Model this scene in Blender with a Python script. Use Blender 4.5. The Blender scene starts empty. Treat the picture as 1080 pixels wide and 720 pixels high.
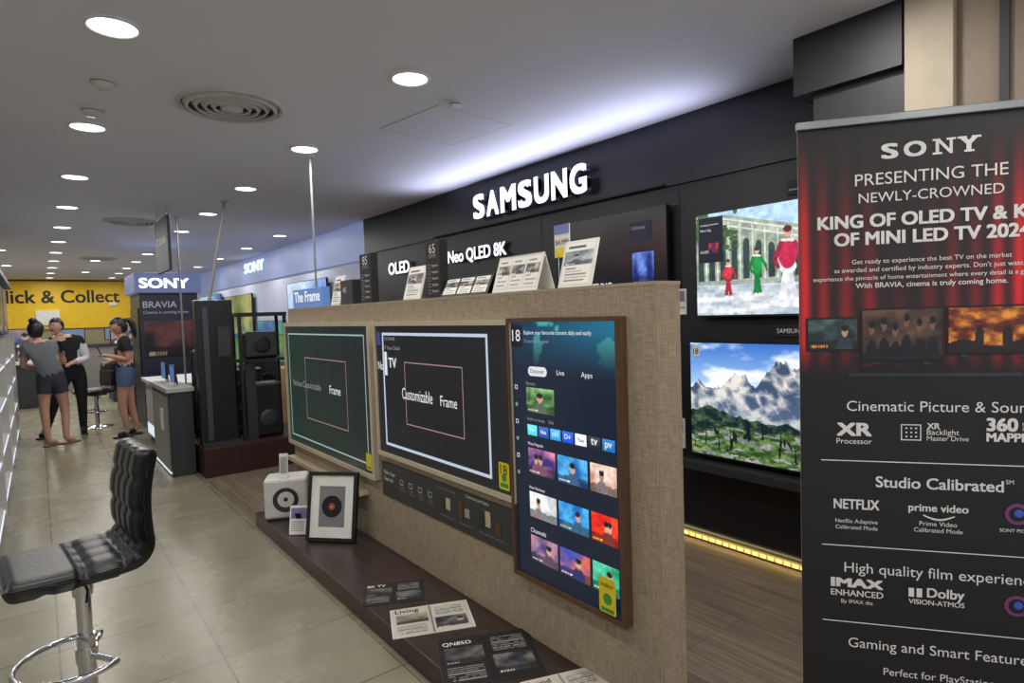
import bpy, bmesh, math, random
import numpy as np
from mathutils import Vector, Matrix
random.seed(7); np.random.seed(7)
sc=bpy.context.scene
try:
    sc.view_settings.view_transform='Standard'
    sc.view_settings.look='None'
except Exception: pass
COL=bpy.context.collection

# ---------------------------------------------------------------- colours / materials
def s2l(c):
    return tuple((x/12.92 if x<=0.04045 else ((x+0.055)/1.055)**2.4) for x in c)
def rgb(r,g,b): return s2l((r/255,g/255,b/255))
def s2l_np(a):
    return np.where(a<=0.04045,a/12.92,((a+0.055)/1.055)**2.4)
MATS={}
def M_(name,col,rough=0.5,metal=0.0,emis=0.0,var=0.06,scale=12,bump=0.0,coat=0.0,spec=None):
    if name in MATS: return MATS[name]
    m=bpy.data.materials.new(name); m.use_nodes=True; nt=m.node_tree; b=nt.nodes["Principled BSDF"]
    if emis>0:
        b.inputs["Base Color"].default_value=(col[0]*.3,col[1]*.3,col[2]*.3,1)
        b.inputs["Emission Color"].default_value=(*col,1); b.inputs["Emission Strength"].default_value=emis
        b.inputs["Roughness"].default_value=rough
    else:
        tc=nt.nodes.new("ShaderNodeTexCoord"); nz=nt.nodes.new("ShaderNodeTexNoise"); nz.inputs["Scale"].default_value=scale; nz.inputs["Detail"].default_value=3
        nt.links.new(tc.outputs["Object"],nz.inputs["Vector"])
        cr=nt.nodes.new("ShaderNodeValToRGB"); e=cr.color_ramp.elements
        e[0].position=.3; e[1].position=.7
        e[0].color=(*[max(0,c*(1-var)) for c in col],1); e[1].color=(*[min(1,c*(1+var)) for c in col],1)
        nt.links.new(nz.outputs["Fac"],cr.inputs["Fac"]); nt.links.new(cr.outputs["Color"],b.inputs["Base Color"])
        b.inputs["Roughness"].default_value=rough; b.inputs["Metallic"].default_value=metal
        if bump>0:
            bp=nt.nodes.new("ShaderNodeBump"); bp.inputs["Strength"].default_value=bump; bp.inputs["Distance"].default_value=.01
            nt.links.new(nz.outputs["Fac"],bp.inputs["Height"]); nt.links.new(bp.outputs["Normal"],b.inputs["Normal"])
    if coat: b.inputs["Coat Weight"].default_value=coat
    if spec is not None: b.inputs["Specular IOR Level"].default_value=spec
    MATS[name]=m; return m
def attr_mat(name,emis,rough=.45):
    m=bpy.data.materials.new(name); m.use_nodes=True; nt=m.node_tree; b=nt.nodes["Principled BSDF"]
    a=nt.nodes.new("ShaderNodeAttribute"); a.attribute_name="Col"
    if emis>0:
        nt.links.new(a.outputs["Color"],b.inputs["Emission Color"]); b.inputs["Emission Strength"].default_value=emis
        b.inputs["Base Color"].default_value=(.01,.01,.01,1); b.inputs["Roughness"].default_value=.25
    else:
        nt.links.new(a.outputs["Color"],b.inputs["Base Color"]); b.inputs["Roughness"].default_value=rough
    MATS[name]=m; return m
screen_m=attr_mat("screen_picture",.95)
screen_dim=attr_mat("screen_picture_dim",.45)
screen_hi=attr_mat("screen_picture_bright",1.15)
print_m=attr_mat("printed_paper",0)
banner_m=attr_mat("banner_vinyl",0,.55)

black=M_("black_satin",rgb(20,21,25),.35)
blackm=M_("black_matte",rgb(16,17,20),.6)
darkgrey=M_("dark_grey",rgb(46,48,52),.5)
midgrey=M_("mid_grey",rgb(110,112,115),.5)
white=M_("white_paint",rgb(225,225,225),.45)
offwhite=M_("off_white",rgb(200,198,192),.5)
paper=M_("paper_white",rgb(220,218,210),.6)
chrome=M_("chrome",rgb(215,215,220),.12,1.0)
steel=M_("brushed_steel",rgb(150,152,155),.3,.9)
leather=M_("black_leather",rgb(22,22,25),.36,scale=60,var=.2,bump=.12)
glowwhite=M_("lit_letter_white",(.95,.97,1),emis=1.5)
glowside=M_("letter_side",rgb(120,125,150),.5)
glowblue=M_("lit_blue_white",rgb(190,215,255),emis=1.6)
textwhite=M_("text_white",(.85,.87,.9),emis=.75)
textgrey=M_("text_grey",(.35,.37,.4),emis=.55)
printwhite=M_("print_white",rgb(225,222,218),.5)
printgrey=M_("print_grey",rgb(150,150,150),.5)
printblack=M_("print_black",rgb(15,15,15),.5)
yellowp=M_("yellow_paint",rgb(232,190,20),.5)
yellowlabel=M_("yellow_label",rgb(225,205,30),.5)
greenlabel=M_("green_label",rgb(60,150,60),.5)
champagne=M_("champagne_frame",rgb(190,178,152),.4)
brownframe=M_("brown_frame",rgb(88,62,46),.4,scale=30,var=.15)
lightwood=M_("light_wood",rgb(190,174,146),.45,scale=20,var=.12)
card=M_("cardboard",rgb(160,124,84),.7,scale=15,var=.1)
redwood=M_("dark_red_plinth",rgb(52,28,28),.35)
skin=M_("skin",rgb(190,144,118),.5)
skin2=M_("skin_light",rgb(204,162,138),.5)
hairm=M_("dark_hair",rgb(22,18,17),.45,scale=80,var=.3)
denim=M_("denim",rgb(72,96,128),.8,scale=80,var=.2)
darkdenim=M_("dark_denim",rgb(50,56,66),.8,scale=80,var=.2)
tee=M_("grey_tee",rgb(108,112,116),.8)
blacktop=M_("black_cloth",rgb(20,20,23),.8)
whiteshirt=M_("white_shirt",rgb(215,215,218),.7)
lip=M_("lips",rgb(150,70,66),.5)
eye=M_("eye_dark",rgb(20,15,12),.3)

def fabric():
    m=bpy.data.materials.new("woven_beige_laminate"); m.use_nodes=True; nt=m.node_tree; b=nt.nodes["Principled BSDF"]
    tc=nt.nodes.new("ShaderNodeTexCoord")
    n=[]
    for sx in ((18,18,260),(260,260,14)):
        mp=nt.nodes.new("ShaderNodeMapping"); mp.inputs["Scale"].default_value=sx
        nz=nt.nodes.new("ShaderNodeTexNoise"); nz.inputs["Scale"].default_value=1.0; nz.inputs["Detail"].default_value=2
        nt.links.new(tc.outputs["Object"],mp.inputs[0]); nt.links.new(mp.outputs[0],nz.inputs["Vector"]); n.append(nz)
    mx=nt.nodes.new("ShaderNodeMath"); mx.operation='ADD'
    nt.links.new(n[0].outputs["Fac"],mx.inputs[0]); nt.links.new(n[1].outputs["Fac"],mx.inputs[1])
    hf=nt.nodes.new("ShaderNodeMath"); hf.operation='MULTIPLY'; hf.inputs[1].default_value=.5
    nt.links.new(mx.outputs[0],hf.inputs[0])
    cr=nt.nodes.new("ShaderNodeValToRGB"); cr.color_ramp.elements[0].position=.36; cr.color_ramp.elements[1].position=.64
    cr.color_ramp.elements[0].color=(*rgb(130,115,93),1); cr.color_ramp.elements[1].color=(*rgb(174,159,133),1)
    nt.links.new(hf.outputs[0],cr.inputs[0]); nt.links.new(cr.outputs[0],b.inputs["Base Color"])
    b.inputs["Roughness"].default_value=.6
    return m
fabric_m=fabric()
def tiles():
    m=bpy.data.materials.new("floor_tiles"); m.use_nodes=True; nt=m.node_tree; b=nt.nodes["Principled BSDF"]
    tc=nt.nodes.new("ShaderNodeTexCoord"); br=nt.nodes.new("ShaderNodeTexBrick")
    br.offset=0; br.inputs["Scale"].default_value=1; br.inputs["Brick Width"].default_value=.6; br.inputs["Row Height"].default_value=.6
    br.inputs["Mortar Size"].default_value=.004; br.inputs["Mortar Smooth"].default_value=.1
    br.inputs["Color1"].default_value=(*rgb(138,134,113),1); br.inputs["Color2"].default_value=(*rgb(130,126,106),1); br.inputs["Mortar"].default_value=(*rgb(92,88,75),1)
    nt.links.new(tc.outputs["Object"],br.inputs["Vector"])
    nz=nt.nodes.new("ShaderNodeTexNoise"); nz.inputs["Scale"].default_value=3.5; nz.inputs["Detail"].default_value=8
    nt.links.new(tc.outputs["Object"],nz.inputs["Vector"])
    cr=nt.nodes.new("ShaderNodeValToRGB"); cr.color_ramp.elements[0].position=.3; cr.color_ramp.elements[1].position=.7; cr.color_ramp.elements[0].color=(.84,.84,.84,1); cr.color_ramp.elements[1].color=(1.1,1.1,1.1,1)
    nt.links.new(nz.outputs["Fac"],cr.inputs[0])
    mx=nt.nodes.new("ShaderNodeMix"); mx.data_type='RGBA'; mx.blend_type='MULTIPLY'; mx.inputs[0].default_value=1
    nt.links.new(br.outputs["Color"],mx.inputs[6]); nt.links.new(cr.outputs[0],mx.inputs[7]); nt.links.new(mx.outputs[2],b.inputs["Base Color"])
    mr=nt.nodes.new("ShaderNodeMapRange"); mr.inputs[3].default_value=.24; mr.inputs[4].default_value=.30
    nt.links.new(nz.outputs["Fac"],mr.inputs[0]); nt.links.new(mr.outputs[0],b.inputs["Roughness"])
    return m
def planks(name,c1,c2,wid=.14,ln=1.2,rough=.4,rot=True):
    m=bpy.data.materials.new(name); m.use_nodes=True; nt=m.node_tree; b=nt.nodes["Principled BSDF"]
    tc=nt.nodes.new("ShaderNodeTexCoord"); mp=nt.nodes.new("ShaderNodeMapping")
    if rot: mp.inputs["Rotation"].default_value=(0,0,math.pi/2)
    nt.links.new(tc.outputs["Object"],mp.inputs[0])
    br=nt.nodes.new("ShaderNodeTexBrick"); br.inputs["Scale"].default_value=1; br.inputs["Brick Width"].default_value=ln; br.inputs["Row Height"].default_value=wid
    br.inputs["Mortar Size"].default_value=.0015; br.offset=.37
    br.inputs["Color1"].default_value=(*c1,1); br.inputs["Color2"].default_value=(*c2,1); br.inputs["Mortar"].default_value=(*[x*.5 for x in c1],1)
    nt.links.new(mp.outputs[0],br.inputs["Vector"])
    m2=nt.nodes.new("ShaderNodeMapping"); m2.inputs["Scale"].default_value=(2,40,40); nt.links.new(mp.outputs[0],m2.inputs[0])
    nz=nt.nodes.new("ShaderNodeTexNoise"); nz.inputs["Scale"].default_value=1; nz.inputs["Detail"].default_value=5; nt.links.new(m2.outputs[0],nz.inputs["Vector"])
    cr=nt.nodes.new("ShaderNodeValToRGB"); cr.color_ramp.elements[0].position=.3; cr.color_ramp.elements[1].position=.7
    cr.color_ramp.elements[0].color=(.6,.6,.6,1); cr.color_ramp.elements[1].color=(1.2,1.2,1.2,1); nt.links.new(nz.outputs["Fac"],cr.inputs[0])
    mx=nt.nodes.new("ShaderNodeMix"); mx.data_type='RGBA'; mx.blend_type='MULTIPLY'; mx.inputs[0].default_value=1
    nt.links.new(br.outputs["Color"],mx.inputs[6]); nt.links.new(cr.outputs[0],mx.inputs[7]); nt.links.new(mx.outputs[2],b.inputs["Base Color"])
    b.inputs["Roughness"].default_value=rough
    return m
tile_m=tiles()
wood_m=planks("grey_oak_planks",rgb(136,119,102),rgb(119,103,89))
plinth_m=planks("walnut_plinth",rgb(58,43,38),rgb(51,37,33),wid=.6,ln=3,rough=.35)
ceil_m=M_("ceiling_paint",rgb(230,230,238),.8,var=.012,scale=2)
wallblack=M_("wall_black_panel",rgb(20,22,30),.42,var=.05,scale=3)

# ---------------------------------------------------------------- mesh builder
def frameM(o,right,up):
    r=Vector(right).normalized(); u=Vector(up).normalized(); n=r.cross(u)
    return Matrix(((r.x,u.x,n.x,o[0]),(r.y,u.y,n.y,o[1]),(r.z,u.z,n.z,o[2]),(0,0,0,1)))
def T(x,y,z): return Matrix.Translation((x,y,z))
def RZ(a): return Matrix.Rotation(math.radians(a),4,'Z')
def RX(a): return Matrix.Rotation(math.radians(a),4,'X')
def RY(a): return Matrix.Rotation(math.radians(a),4,'Y')
I4=Matrix.Identity(4)
class B:
    def __init__(s,name): s.name=name; s.v=[];s.f=[];s.mi=[];s.sm=[];s.c=[];s.mats=[]
    def m(s,mat):
        if mat not in s.mats: s.mats.append(mat)
        return s.mats.index(mat)
    def add(s,vs,fs,mat,M=I4,smooth=False,cols=None):
        o=len(s.v); i=s.m(mat)
        flip=M.to_3x3().determinant()<0
        for k,v in enumerate(vs):
            s.v.append(tuple(M@Vector(v))); s.c.append(cols[k] if cols is not None else (1,1,1,1))
        for f in fs:
            g=[a+o for a in f]
            if flip: g.reverse()
            s.f.append(g); s.mi.append(i); s.sm.append(smooth)
    def bm(s,bm,mat,M=I4,smooth=False):
        bm.verts.index_update()
        s.add([v.co[:] for v in bm.verts],[[v.index for v in f.verts] for f in bm.faces],mat,M,smooth); bm.free()
    def box(s,c,size,mat,M=I4,bev=0,seg=2,smooth=False):
        b=bmesh.new(); bmesh.ops.create_cube(b,size=1)
        for v in b.verts: v.co=Vector((v.co.x*size[0]+c[0],v.co.y*size[1]+c[1],v.co.z*size[2]+c[2]))
        if bev>0: bmesh.ops.bevel(b,geom=b.edges[:],offset=bev,segments=seg,affect='EDGES',profile=.5)
        s.bm(b,mat,M,smooth)
    def bx(s,x0,x1,y0,y1,z0,z1,mat,M=I4,bev=0):
        s.box(((x0+x1)/2,(y0+y1)/2,(z0+z1)/2),(abs(x1-x0),abs(y1-y0),abs(z1-z0)),mat,M,bev)
    def quad(s,x0,x1,y0,y1,z,mat,M=I4):
        s.add([(x0,y0,z),(x1,y0,z),(x1,y1,z),(x0,y1,z)],[(0,1,2,3)],mat,M)
    def cyl(s,p0,p1,r0,r1,mat,seg=20,M=I4,caps=True,smooth=True):
        p0=Vector(p0);p1=Vector(p1); d=(p1-p0).normalized(); a=d.orthogonal().normalized(); b=d.cross(a)
        vs=[];fs=[]
        for p,r in((p0,r0),(p1,r1)):
            for k in range(seg):
                t=2*math.pi*k/seg; vs.append(tuple(p+(a*math.cos(t)+b*math.sin(t))*r))
        for k in range(seg): fs.append((k,(k+1)%seg,seg+(k+1)%seg,seg+k))
        s.add(vs,fs,mat,M,smooth)
        if caps:
            s.add(vs,[tuple(range(seg-1,-1,-1)),tuple(range(seg,2*seg))],mat,M,False)
    def tube(s,pts,r,mat,seg=10,M=I4,closed=False):
        pts=[Vector(p) for p in pts]; n=len(pts); rs=r if isinstance(r,(list,tuple)) else [r]*n
        vs=[];fs=[]; ref=Vector((0,0,1))
        for i,p in enumerate(pts):
            if closed: d=(pts[(i+1)%n]-pts[i-1]).normalized()
            else: d=(pts[min(i+1,n-1)]-pts[max(i-1,0)]).normalized()
            if i==0:
                a=d.orthogonal().normalized() if abs(d.z)>.9 else ref.cross(d).normalized()
            else:
                a=(a-d*a.dot(d)).normalized()
            b=d.cross(a)
            for k in range(seg):
                t=2*math.pi*k/seg; vs.append(tuple(p+(a*math.cos(t)+b*math.sin(t))*rs[i]))
        for i in range(n if closed else n-1):
            for k in range(seg):
                j=(i+1)%n
                fs.append((i*seg+k,i*seg+(k+1)%seg,j*seg+(k+1)%seg,j*seg+k))
        s.add(vs,fs,mat,M,True)
        if not closed: s.add(vs,[tuple(range(seg-1,-1,-1)),tuple(range((n-1)*seg,n*seg))],mat,M,False)
    def sph(s,c,r,mat,M=I4,seg=20,rings=12,fn=None):
        b=bmesh.new(); bmesh.ops.create_uvsphere(b,u_segments=seg,v_segments=rings,radius=1)
        for v in b.verts:
            q=Vector((v.co.x*r[0],v.co.y*r[1],v.co.z*r[2]))
            if fn: q=fn(q)
            v.co=q+Vector(c)
        s.bm(b,mat,M,True)
    def lathe(s,prof,mat,M=I4,seg=32):
        vs=[];fs=[];n=len(prof)
        for r,z in prof:
            for k in range(seg):
                t=2*math.pi*k/seg; vs.append((r*math.cos(t),r*math.sin(t),z))
        for i in range(n-1):
            for k in range(seg): fs.append((i*seg+k,i*seg+(k+1)%seg,(i+1)*seg+(k+1)%seg,(i+1)*seg+k))
        s.add(vs,fs,mat,M,True)
    def rim(s,x0,x1,y0,y1,w,z0,z1,mat,M=I4):
        s.bx(x0,x1,y1-w,y1,z0,z1,mat,M); s.bx(x0,x1,y0,y0+w,z0,z1,mat,M)
        s.bx(x0,x0+w,y0+w,y1-w,z0,z1,mat,M); s.bx(x1-w,x1,y0+w,y1-w,z0,z1,mat,M)
    def outline(s,x0,x1,y0,y1,w,z,mat,M=I4):
        s.quad(x0,x1,y1-w,y1,z,mat,M); s.quad(x0,x1,y0,y0+w,z,mat,M)
        s.quad(x0,x0+w,y0+w,y1-w,z,mat,M); s.quad(x1-w,x1,y0+w,y1-w,z,mat,M)
    def rrect(s,x0,x1,y0,y1,z,r,mat,M=I4):
        vs=[]
        for cx,cy,a0 in((x1-r,y1-r,0),(x0+r,y1-r,90),(x0+r,y0+r,180),(x1-r,y0+r,270)):
            for k in range(6):
                a=math.radians(a0+k*18); vs.append((cx+r*math.cos(a),cy+r*math.sin(a),z))
        s.add(vs,[tuple(range(len(vs)))],mat,M)
    def disc(s,cx,cy,z,r,mat,M=I4,n=24):
        s.add([(cx+r*math.cos(2*math.pi*k/n),cy+r*math.sin(2*math.pi*k/n),z) for k in range(n)],[tuple(range(n))],mat,M)
    def text(s,body,x,y,z,size,mat,M=I4,ext=0,align='LEFT',bold=0,width=None,height=None,sidemat=None):
        """bold = stroke thickening in font units, made from shifted copies of the glyphs"""
        cu=bpy.data.curves.new("t",'FONT'); cu.body=body; cu.size=1; cu.extrude=0; cu.align_x='LEFT'; cu.resolution_u=4
        ob=bpy.data.objects.new("t",cu); COL.objects.link(ob); bpy.context.view_layer.update()
        me=ob.evaluated_get(bpy.context.evaluated_depsgraph_get()).to_mesh()
        co=np.array([v.co[:] for v in me.vertices]) if len(me.vertices) else np.zeros((0,3))
        if len(co):
            fs=[list(p.vertices) for p in me.polygons]
            if bold>0:
                offs=[(-bold,-bold*.7),(bold,-bold*.7),(bold,bold*.7),(-bold,bold*.7),(0,0)]
                n0=len(co); co=np.concatenate([co+np.array((a,c,0)) for a,c in offs]); fs=[[i+k*n0 for i in f] for k in range(len(offs)) for f in fs]
            else: n0=len(co)
            mn=co.min(0); mxx=co.max(0)
            sx=size; sy=size
            if width: sx=width/(mxx[0]-mn[0]); sy=sx
            if height: sy=height/(mxx[1]-mn[1]); 
            if height and not width: sx=sy
            w=(mxx[0]-mn[0])*sx
            ox={'LEFT':0,'CENTER':-w/2,'RIGHT':-w}[align]
            pts=[((c[0]-mn[0])*sx+x+ox,(c[1]-(mn[1] if height else 0))*sy+y,z+ext+.00015*(i//n0)) for i,c in enumerate(co)]
            s.add(pts,fs,mat,M)
            if ext>0:
                ec={}
                for f in fs:
                    for a,b in zip(f,f[1:]+f[:1]): ec[(a,b)]=1
                side=[]
                vs2=pts+[(p[0],p[1],z) for p in pts]; n=len(pts)
                for (a,b) in ec:
                    if (b,a) not in ec: side.append((b,a,a+n,b+n))
                s.add(vs2,side,sidemat or mat,M)
        bpy.data.objects.remove(ob); bpy.data.curves.remove(cu)
    def cells(s,word,x,y,z,W,H,mat,M=I4,ext=0,bold=0,gap=.16,narrow={},sidemat=None):
        n=sum(narrow.get(c,1) for c in word); g=W/(n+gap*(len(word)-1)); cx=x
        for c in word:
            w=g*narrow.get(c,1)
            if c!=' ': s.text(c,cx,y,z,1,mat,M,ext=ext,bold=bold,width=w,height=H,sidemat=sidemat)
            cx+=w+g*gap
    def picture(s,x0,x1,y0,y1,z,nx,ny,fn,mat,M=I4):
        u=np.linspace(0,1,nx); v=np.linspace(0,1,ny); U,V=np.meshgrid(u,v)
        C=np.clip(fn(U,V),0,1); C=s2l_np(C)
        xs=x0+U*(x1-x0); ys=y0+V*(y1-y0)
        vs=[(a,b,z) for a,b in zip(xs.ravel(),ys.ravel())]
        cols=[(c[0],c[1],c[2],1) for c in C.reshape(-1,3)]
        fs=[(j*nx+i,j*nx+i+1,(j+1)*nx+i+1,(j+1)*nx+i) for j in range(ny-1) for i in range(nx-1)]
        s.add(vs,fs,mat,M,False,cols)
    def done(s,parent=None):
        me=bpy.data.meshes.new(s.name); me.from_pydata(s.v,[],s.f)
        for m in s.mats: me.materials.append(m)
        me.polygons.foreach_set("material_index",s.mi); me.polygons.foreach_set("use_smooth",s.sm)
        if any(c!=(1,1,1,1) for c in s.c):
            a=me.color_attributes.new("Col",'FLOAT_COLOR','POINT'); a.data.foreach_set("color",np.array(s.c,dtype=np.float32).ravel())
        me.update()
        ob=bpy.data.objects.new(s.name,me); COL.objects.link(ob)
        if parent: ob.parent=parent
        return ob

# numpy value noise
_G=np.random.rand(256,256)
def vn(x,y):
    xi=np.floor(x).astype(int); yi=np.floor(y).astype(int); fx=x-xi; fy=y-yi
    fx=fx*fx*(3-2*fx); fy=fy*fy*(3-2*fy)
    g=lambda a,b:_G[a%256,b%256]
    return (g(xi,yi)*(1-fx)+g(xi+1,yi)*fx)*(1-fy)+(g(xi,yi+1)*(1-fx)+g(xi+1,yi+1)*fx)*fy
def fbm(x,y,o=5):
    r=0;a=.5;t=0
    for _ in range(o): r=r+a*vn(x,y); t+=a; x=x*2+3.1; y=y*2+7.7; a*=.5
    return r/t
def ridged(x,y,o=6):
    r=0;a=.5;t=0
    for _ in range(o): r=r+a*(1-np.abs(2*vn(x,y)-1)); t+=a; x=x*2+1.7; y=y*2+4.3; a*=.5
    return r/t
def mix(a,b,t):
    t=np.clip(t,0,1)[...,None]; return np.array(a)*(1-t)+np.array(b)*t
def const(U,c): return np.ones(U.shape+(3,))*np.array(c)
def put(c,mask,col): return np.where(mask[...,None],np.array(col),c)
def img_mountain(U,V):
    c=mix((.74,.85,.96),(.22,.44,.78),(V-.55)*2.2)
    cl=fbm(U*5+5,V*7+2); c=c+(np.array((.97,.98,1))-c)*np.clip((cl-.42)*6,0,1)[...,None]*.9
    x=U
    env=.52+.36*np.exp(-((x-.47)/.11)**2)+.24*np.exp(-((x-.25)/.07)**2)+.20*np.exp(-((x-.66)/.09)**2)+.12*np.exp(-((x-.05)/.08)**2)
    ridge=env+.16*(ridged(x*12,x*0+3,6)-.6)
    rr=ridged(U*15+V*6,V*8-U*3,6); sh=fbm(U*34,V*11,5)
    lit=np.clip((ridged(U*8-V*5,V*3+2,4)-.5)*3,0,1)
    shade=np.clip((rr-.50)*2.2+(sh-.5)*1.2+.35*lit,0,1)
    rock=mix((.24,.31,.42),(.90,.87,.84),shade)
    haze=np.clip((.62-V)*1.2,0,.35)[...,None]; rock=rock*(1-haze)+np.array((.50,.60,.70))*haze
    c=np.where((V<ridge)[...,None],rock,c)
    hill=.44-.18*U+.13*(ridged(U*7+9,U*0,5)-.6)
    forest=mix((.06,.13,.14),(.30,.42,.30),(fbm(U*44,V*36,5)-.35)*2.2)
    c=np.where((V<hill)[...,None],forest,c)
    mead=.23+.12*(fbm(U*5+1,U*0+5,4)-.5)+.06*U
    g=mix((.14,.26,.12),(.50,.60,.34),(fbm(U*40,V*46,5)-.3)*2.2)
    g=np.where((fbm(U*20+4,V*34,5)>.57)[...,None],mix((.34,.36,.37),(.76,.76,.74),sh),g)
    c=np.where((V<mead)[...,None],g,c)
    tr=(ridged(U*30,V*3,3)>.78)&(V<.34)&(V>.05)
    return put(c,tr&(fbm(U*9,V*9,3)>.48),(.05,.11,.11))
def ell(U,V,cx,cy,rx,ry): return (((U-cx)/rx)**2+((V-cy)/ry)**2)<1
def seg(U,V,x0,y0,x1,y1,w,asp=1.75):
    a=np.array([x0*asp,y0]); b=np.array([x1*asp,y1]); d=b-a; L=(d**2).sum()
    t=np.clip(((U*asp-a[0])*d[0]+(V-a[1])*d[1])/L,0,1); return np.hypot(U*asp-a[0]-t*d[0],V-a[1]-t*d[1])<w
def img_kids(U,V):
    c=mix((.84,.90,.95),(.62,.80,.96),(V-.3))
    st=mix((.46,.53,.48),(.74,.77,.70),fbm(U*26,V*18)*1.5-.3); top=.97-.45*np.clip(U-.18,0,1)
    bld=(V>.28)&(V<top)&(U<.66)
    c=np.where(bld[...,None],st,c)
    for k in range(9):
        x=.03+k*.07
        w=(np.abs(U-x)<.018)&(V>.34)&(V<top-.24); c=put(c,w&bld,(.18,.25,.26))
        c=put(c,ell(U,V,x,.73-.45*max(0,x-.18),.018,.05)&bld,(.18,.25,.26))
        c=put(c,(np.abs(U-x-.035)<.005)&(V>.3)&(V<top-.06),(.80,.83,.76))
    for q in (.04,.10): c=put(c,(np.abs(V-(top-q))<.008)&bld,(.84,.86,.80))
    c=put(c,(np.abs(V-.315)<.012)&bld,(.60,.64,.62))
    tr=(fbm(U*16+2,V*14)>.47)&(V>.60)&(U<.26)
    c=np.where(tr[...,None],mix((.10,.22,.14),(.36,.50,.30),fbm(U*50,V*50)),c)
    gr=mix((.60,.66,.72),(.95,.96,.97),fbm(U*6,V*26)*1.4-.2); c=np.where((V<.30-.04*U)[...,None],gr,c)
    # the skaters: legs, clothes, arms and heads
    for (x,f,h,tc,pc,st_) in((.20,.17,.38,(.84,.22,.28),(.66,.14,.20),.30),(.37,.18,.46,(.10,.58,.28),(.08,.48,.22),.20),(.535,.07,.74,(.76,.14,.30),(.88,.88,.92),.40),(.76,.10,.62,(.15,.35,.75),(.15,.2,.4),.3)):
        k=h/1.9; L=.050*h
        wob=1+.0*U
        fx_=x-k*.14*st_*1.6; gx=x+k*.16*st_*1.6
        for xx in (fx_,gx):
            c=put(c,seg(U,V,x,f+h*.46,xx,f+h*.04,L*.95),pc)
            c=put(c,seg(U,V,xx,f+h*.02,xx+k*.06,f+h*.01,L*.55),(.92,.93,.95))
        c=put(c,ell(U,V,x,f+h*.48,k*.115,h*.09),pc)
        c=put(c,ell(U,V,x,f+h*.64,k*.125,h*.19),tc)
        c=put(c,seg(U,V,x-k*.09,f+h*.76,x-k*.17,f+h*.58,L*.62),np.array(tc)*.82); c=put(c,seg(U,V,x-k*.17,f+h*.58,x-k*.13,f+h*.48,L*.5),np.array(tc)*.8)
        c=put(c,seg(U,V,x+k*.09,f+h*.76,x+k*.19,f+h*.60,L*.62),np.array(tc)*.88); c=put(c,seg(U,V,x+k*.19,f+h*.60,x+k*.22,f+h*.50,L*.5),np.array(tc)*.8)
        c=put(c,seg(U,V,x,f+h*.80,x,f+h*.84,L*.5),(.70,.52,.44))
        c=put(c,ell(U,V,x,f+h*.89,k*.052,h*.058),(.80,.62,.52)); c=put(c,ell(U,V,x,f+h*.93,k*.058,h*.042),np.array(tc)*.45)
        c=put(c,seg(U,V,x-k*.07,f+h*.80,x+k*.07,f+h*.79,L*.35),(.92,.90,.86))
    lum=.80+.42*fbm(U*38,V*26,4)
    return c*lum[...,None]
def thumb(seed,pal,people=True):
    rs=random.Random(int(seed*97)); ps=[(rs.uniform(.25,.8),rs.uniform(.13,.2)) for _ in range(rs.choice((1,1,2)))]
    def fn(U,V):
        a=fbm(U*3.0+seed*3.7,V*2.6+seed*1.3,5)
        c=mix(pal[0],pal[1],(a-.3)*2.5+.25*(V-.5))
        hor=.30+.1*(fbm(U*6+seed,U*0,3)-.5); c=np.where((V<hor)[...,None],c*.6,c)
        if people:
            for (x,r) in ps:
                c=put(c,ell(U,V,x,.02,r*1.25,.42),np.array(pal[1])*.45+np.array((.05,.05,.08))); c=put(c,ell(U,V,x,.58,r*.5,.17),np.array((.80,.62,.52))*(.7+.3*pal[2][0])); c=put(c,ell(U,V,x,.70,r*.55,.11),(.12,.09,.08))
        c=put(c,(V>.06)&(V<.14)&(U>.06)&(U<.42)&(np.sin(U*120)>-.4),pal[2])
        return c*(.85+.3*fbm(U*14,V*11,3))[...,None]
    return fn
def img_curtain(U,V):
    f=np.sin(U*74+1.6*np.sin(U*9)+.5*np.sin(V*6))*.5+.5
    f2=np.sin(U*25+1.5)*.5+.5
    lum=(.22+.78*f)*(.60+.40*f2)
    side=np.clip(np.abs(U-.40)*2.4-.05,0.10,1)
    env=np.clip((V-.625)/.05,0,1)*np.clip((.985-V)/.12,0.0,1)
    low=np.clip((.84-V)/.14,0,1)
    amt=env*np.clip(side+.35*low,0,1)*lum
    return const(U,(.082,.080,.085))+np.stack([.82*amt,.05*amt,.07*amt],-1)
def img_group(U,V):
    c=mix((.10,.09,.09),(.42,.30,.24),(fbm(U*4,V*4)-.3)*2+.3*(V-.4))
    for k,(x,h) in enumerate(((.12,.55),(.28,.62),(.42,.50),(.56,.68),(.72,.58),(.88,.62))):
        c=put(c,ell(U,V,x,.0,.085,h*.75),(.07,.07,.08)); c=put(c,ell(U,V,x,h+.08,.035,.12),(.50,.36,.28)); c=put(c,ell(U,V,x,h+.16,.038,.08),(.05,.04,.04))
    return c
def img_fire(U,V):
    a=fbm(U*6,V*6+3,5); c=mix((.35,.12,.03),(.98,.62,.20),(a-.32)*3.2)
    c=put(c,V<.22+.08*np.sin(U*9),(.12,.07,.05)); c=put(c,ell(U,V,.35,.35,.05,.25),(.15,.10,.09)); c=put(c,ell(U,V,.66,.32,.06,.28),(.13,.09,.08)); return c

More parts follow.
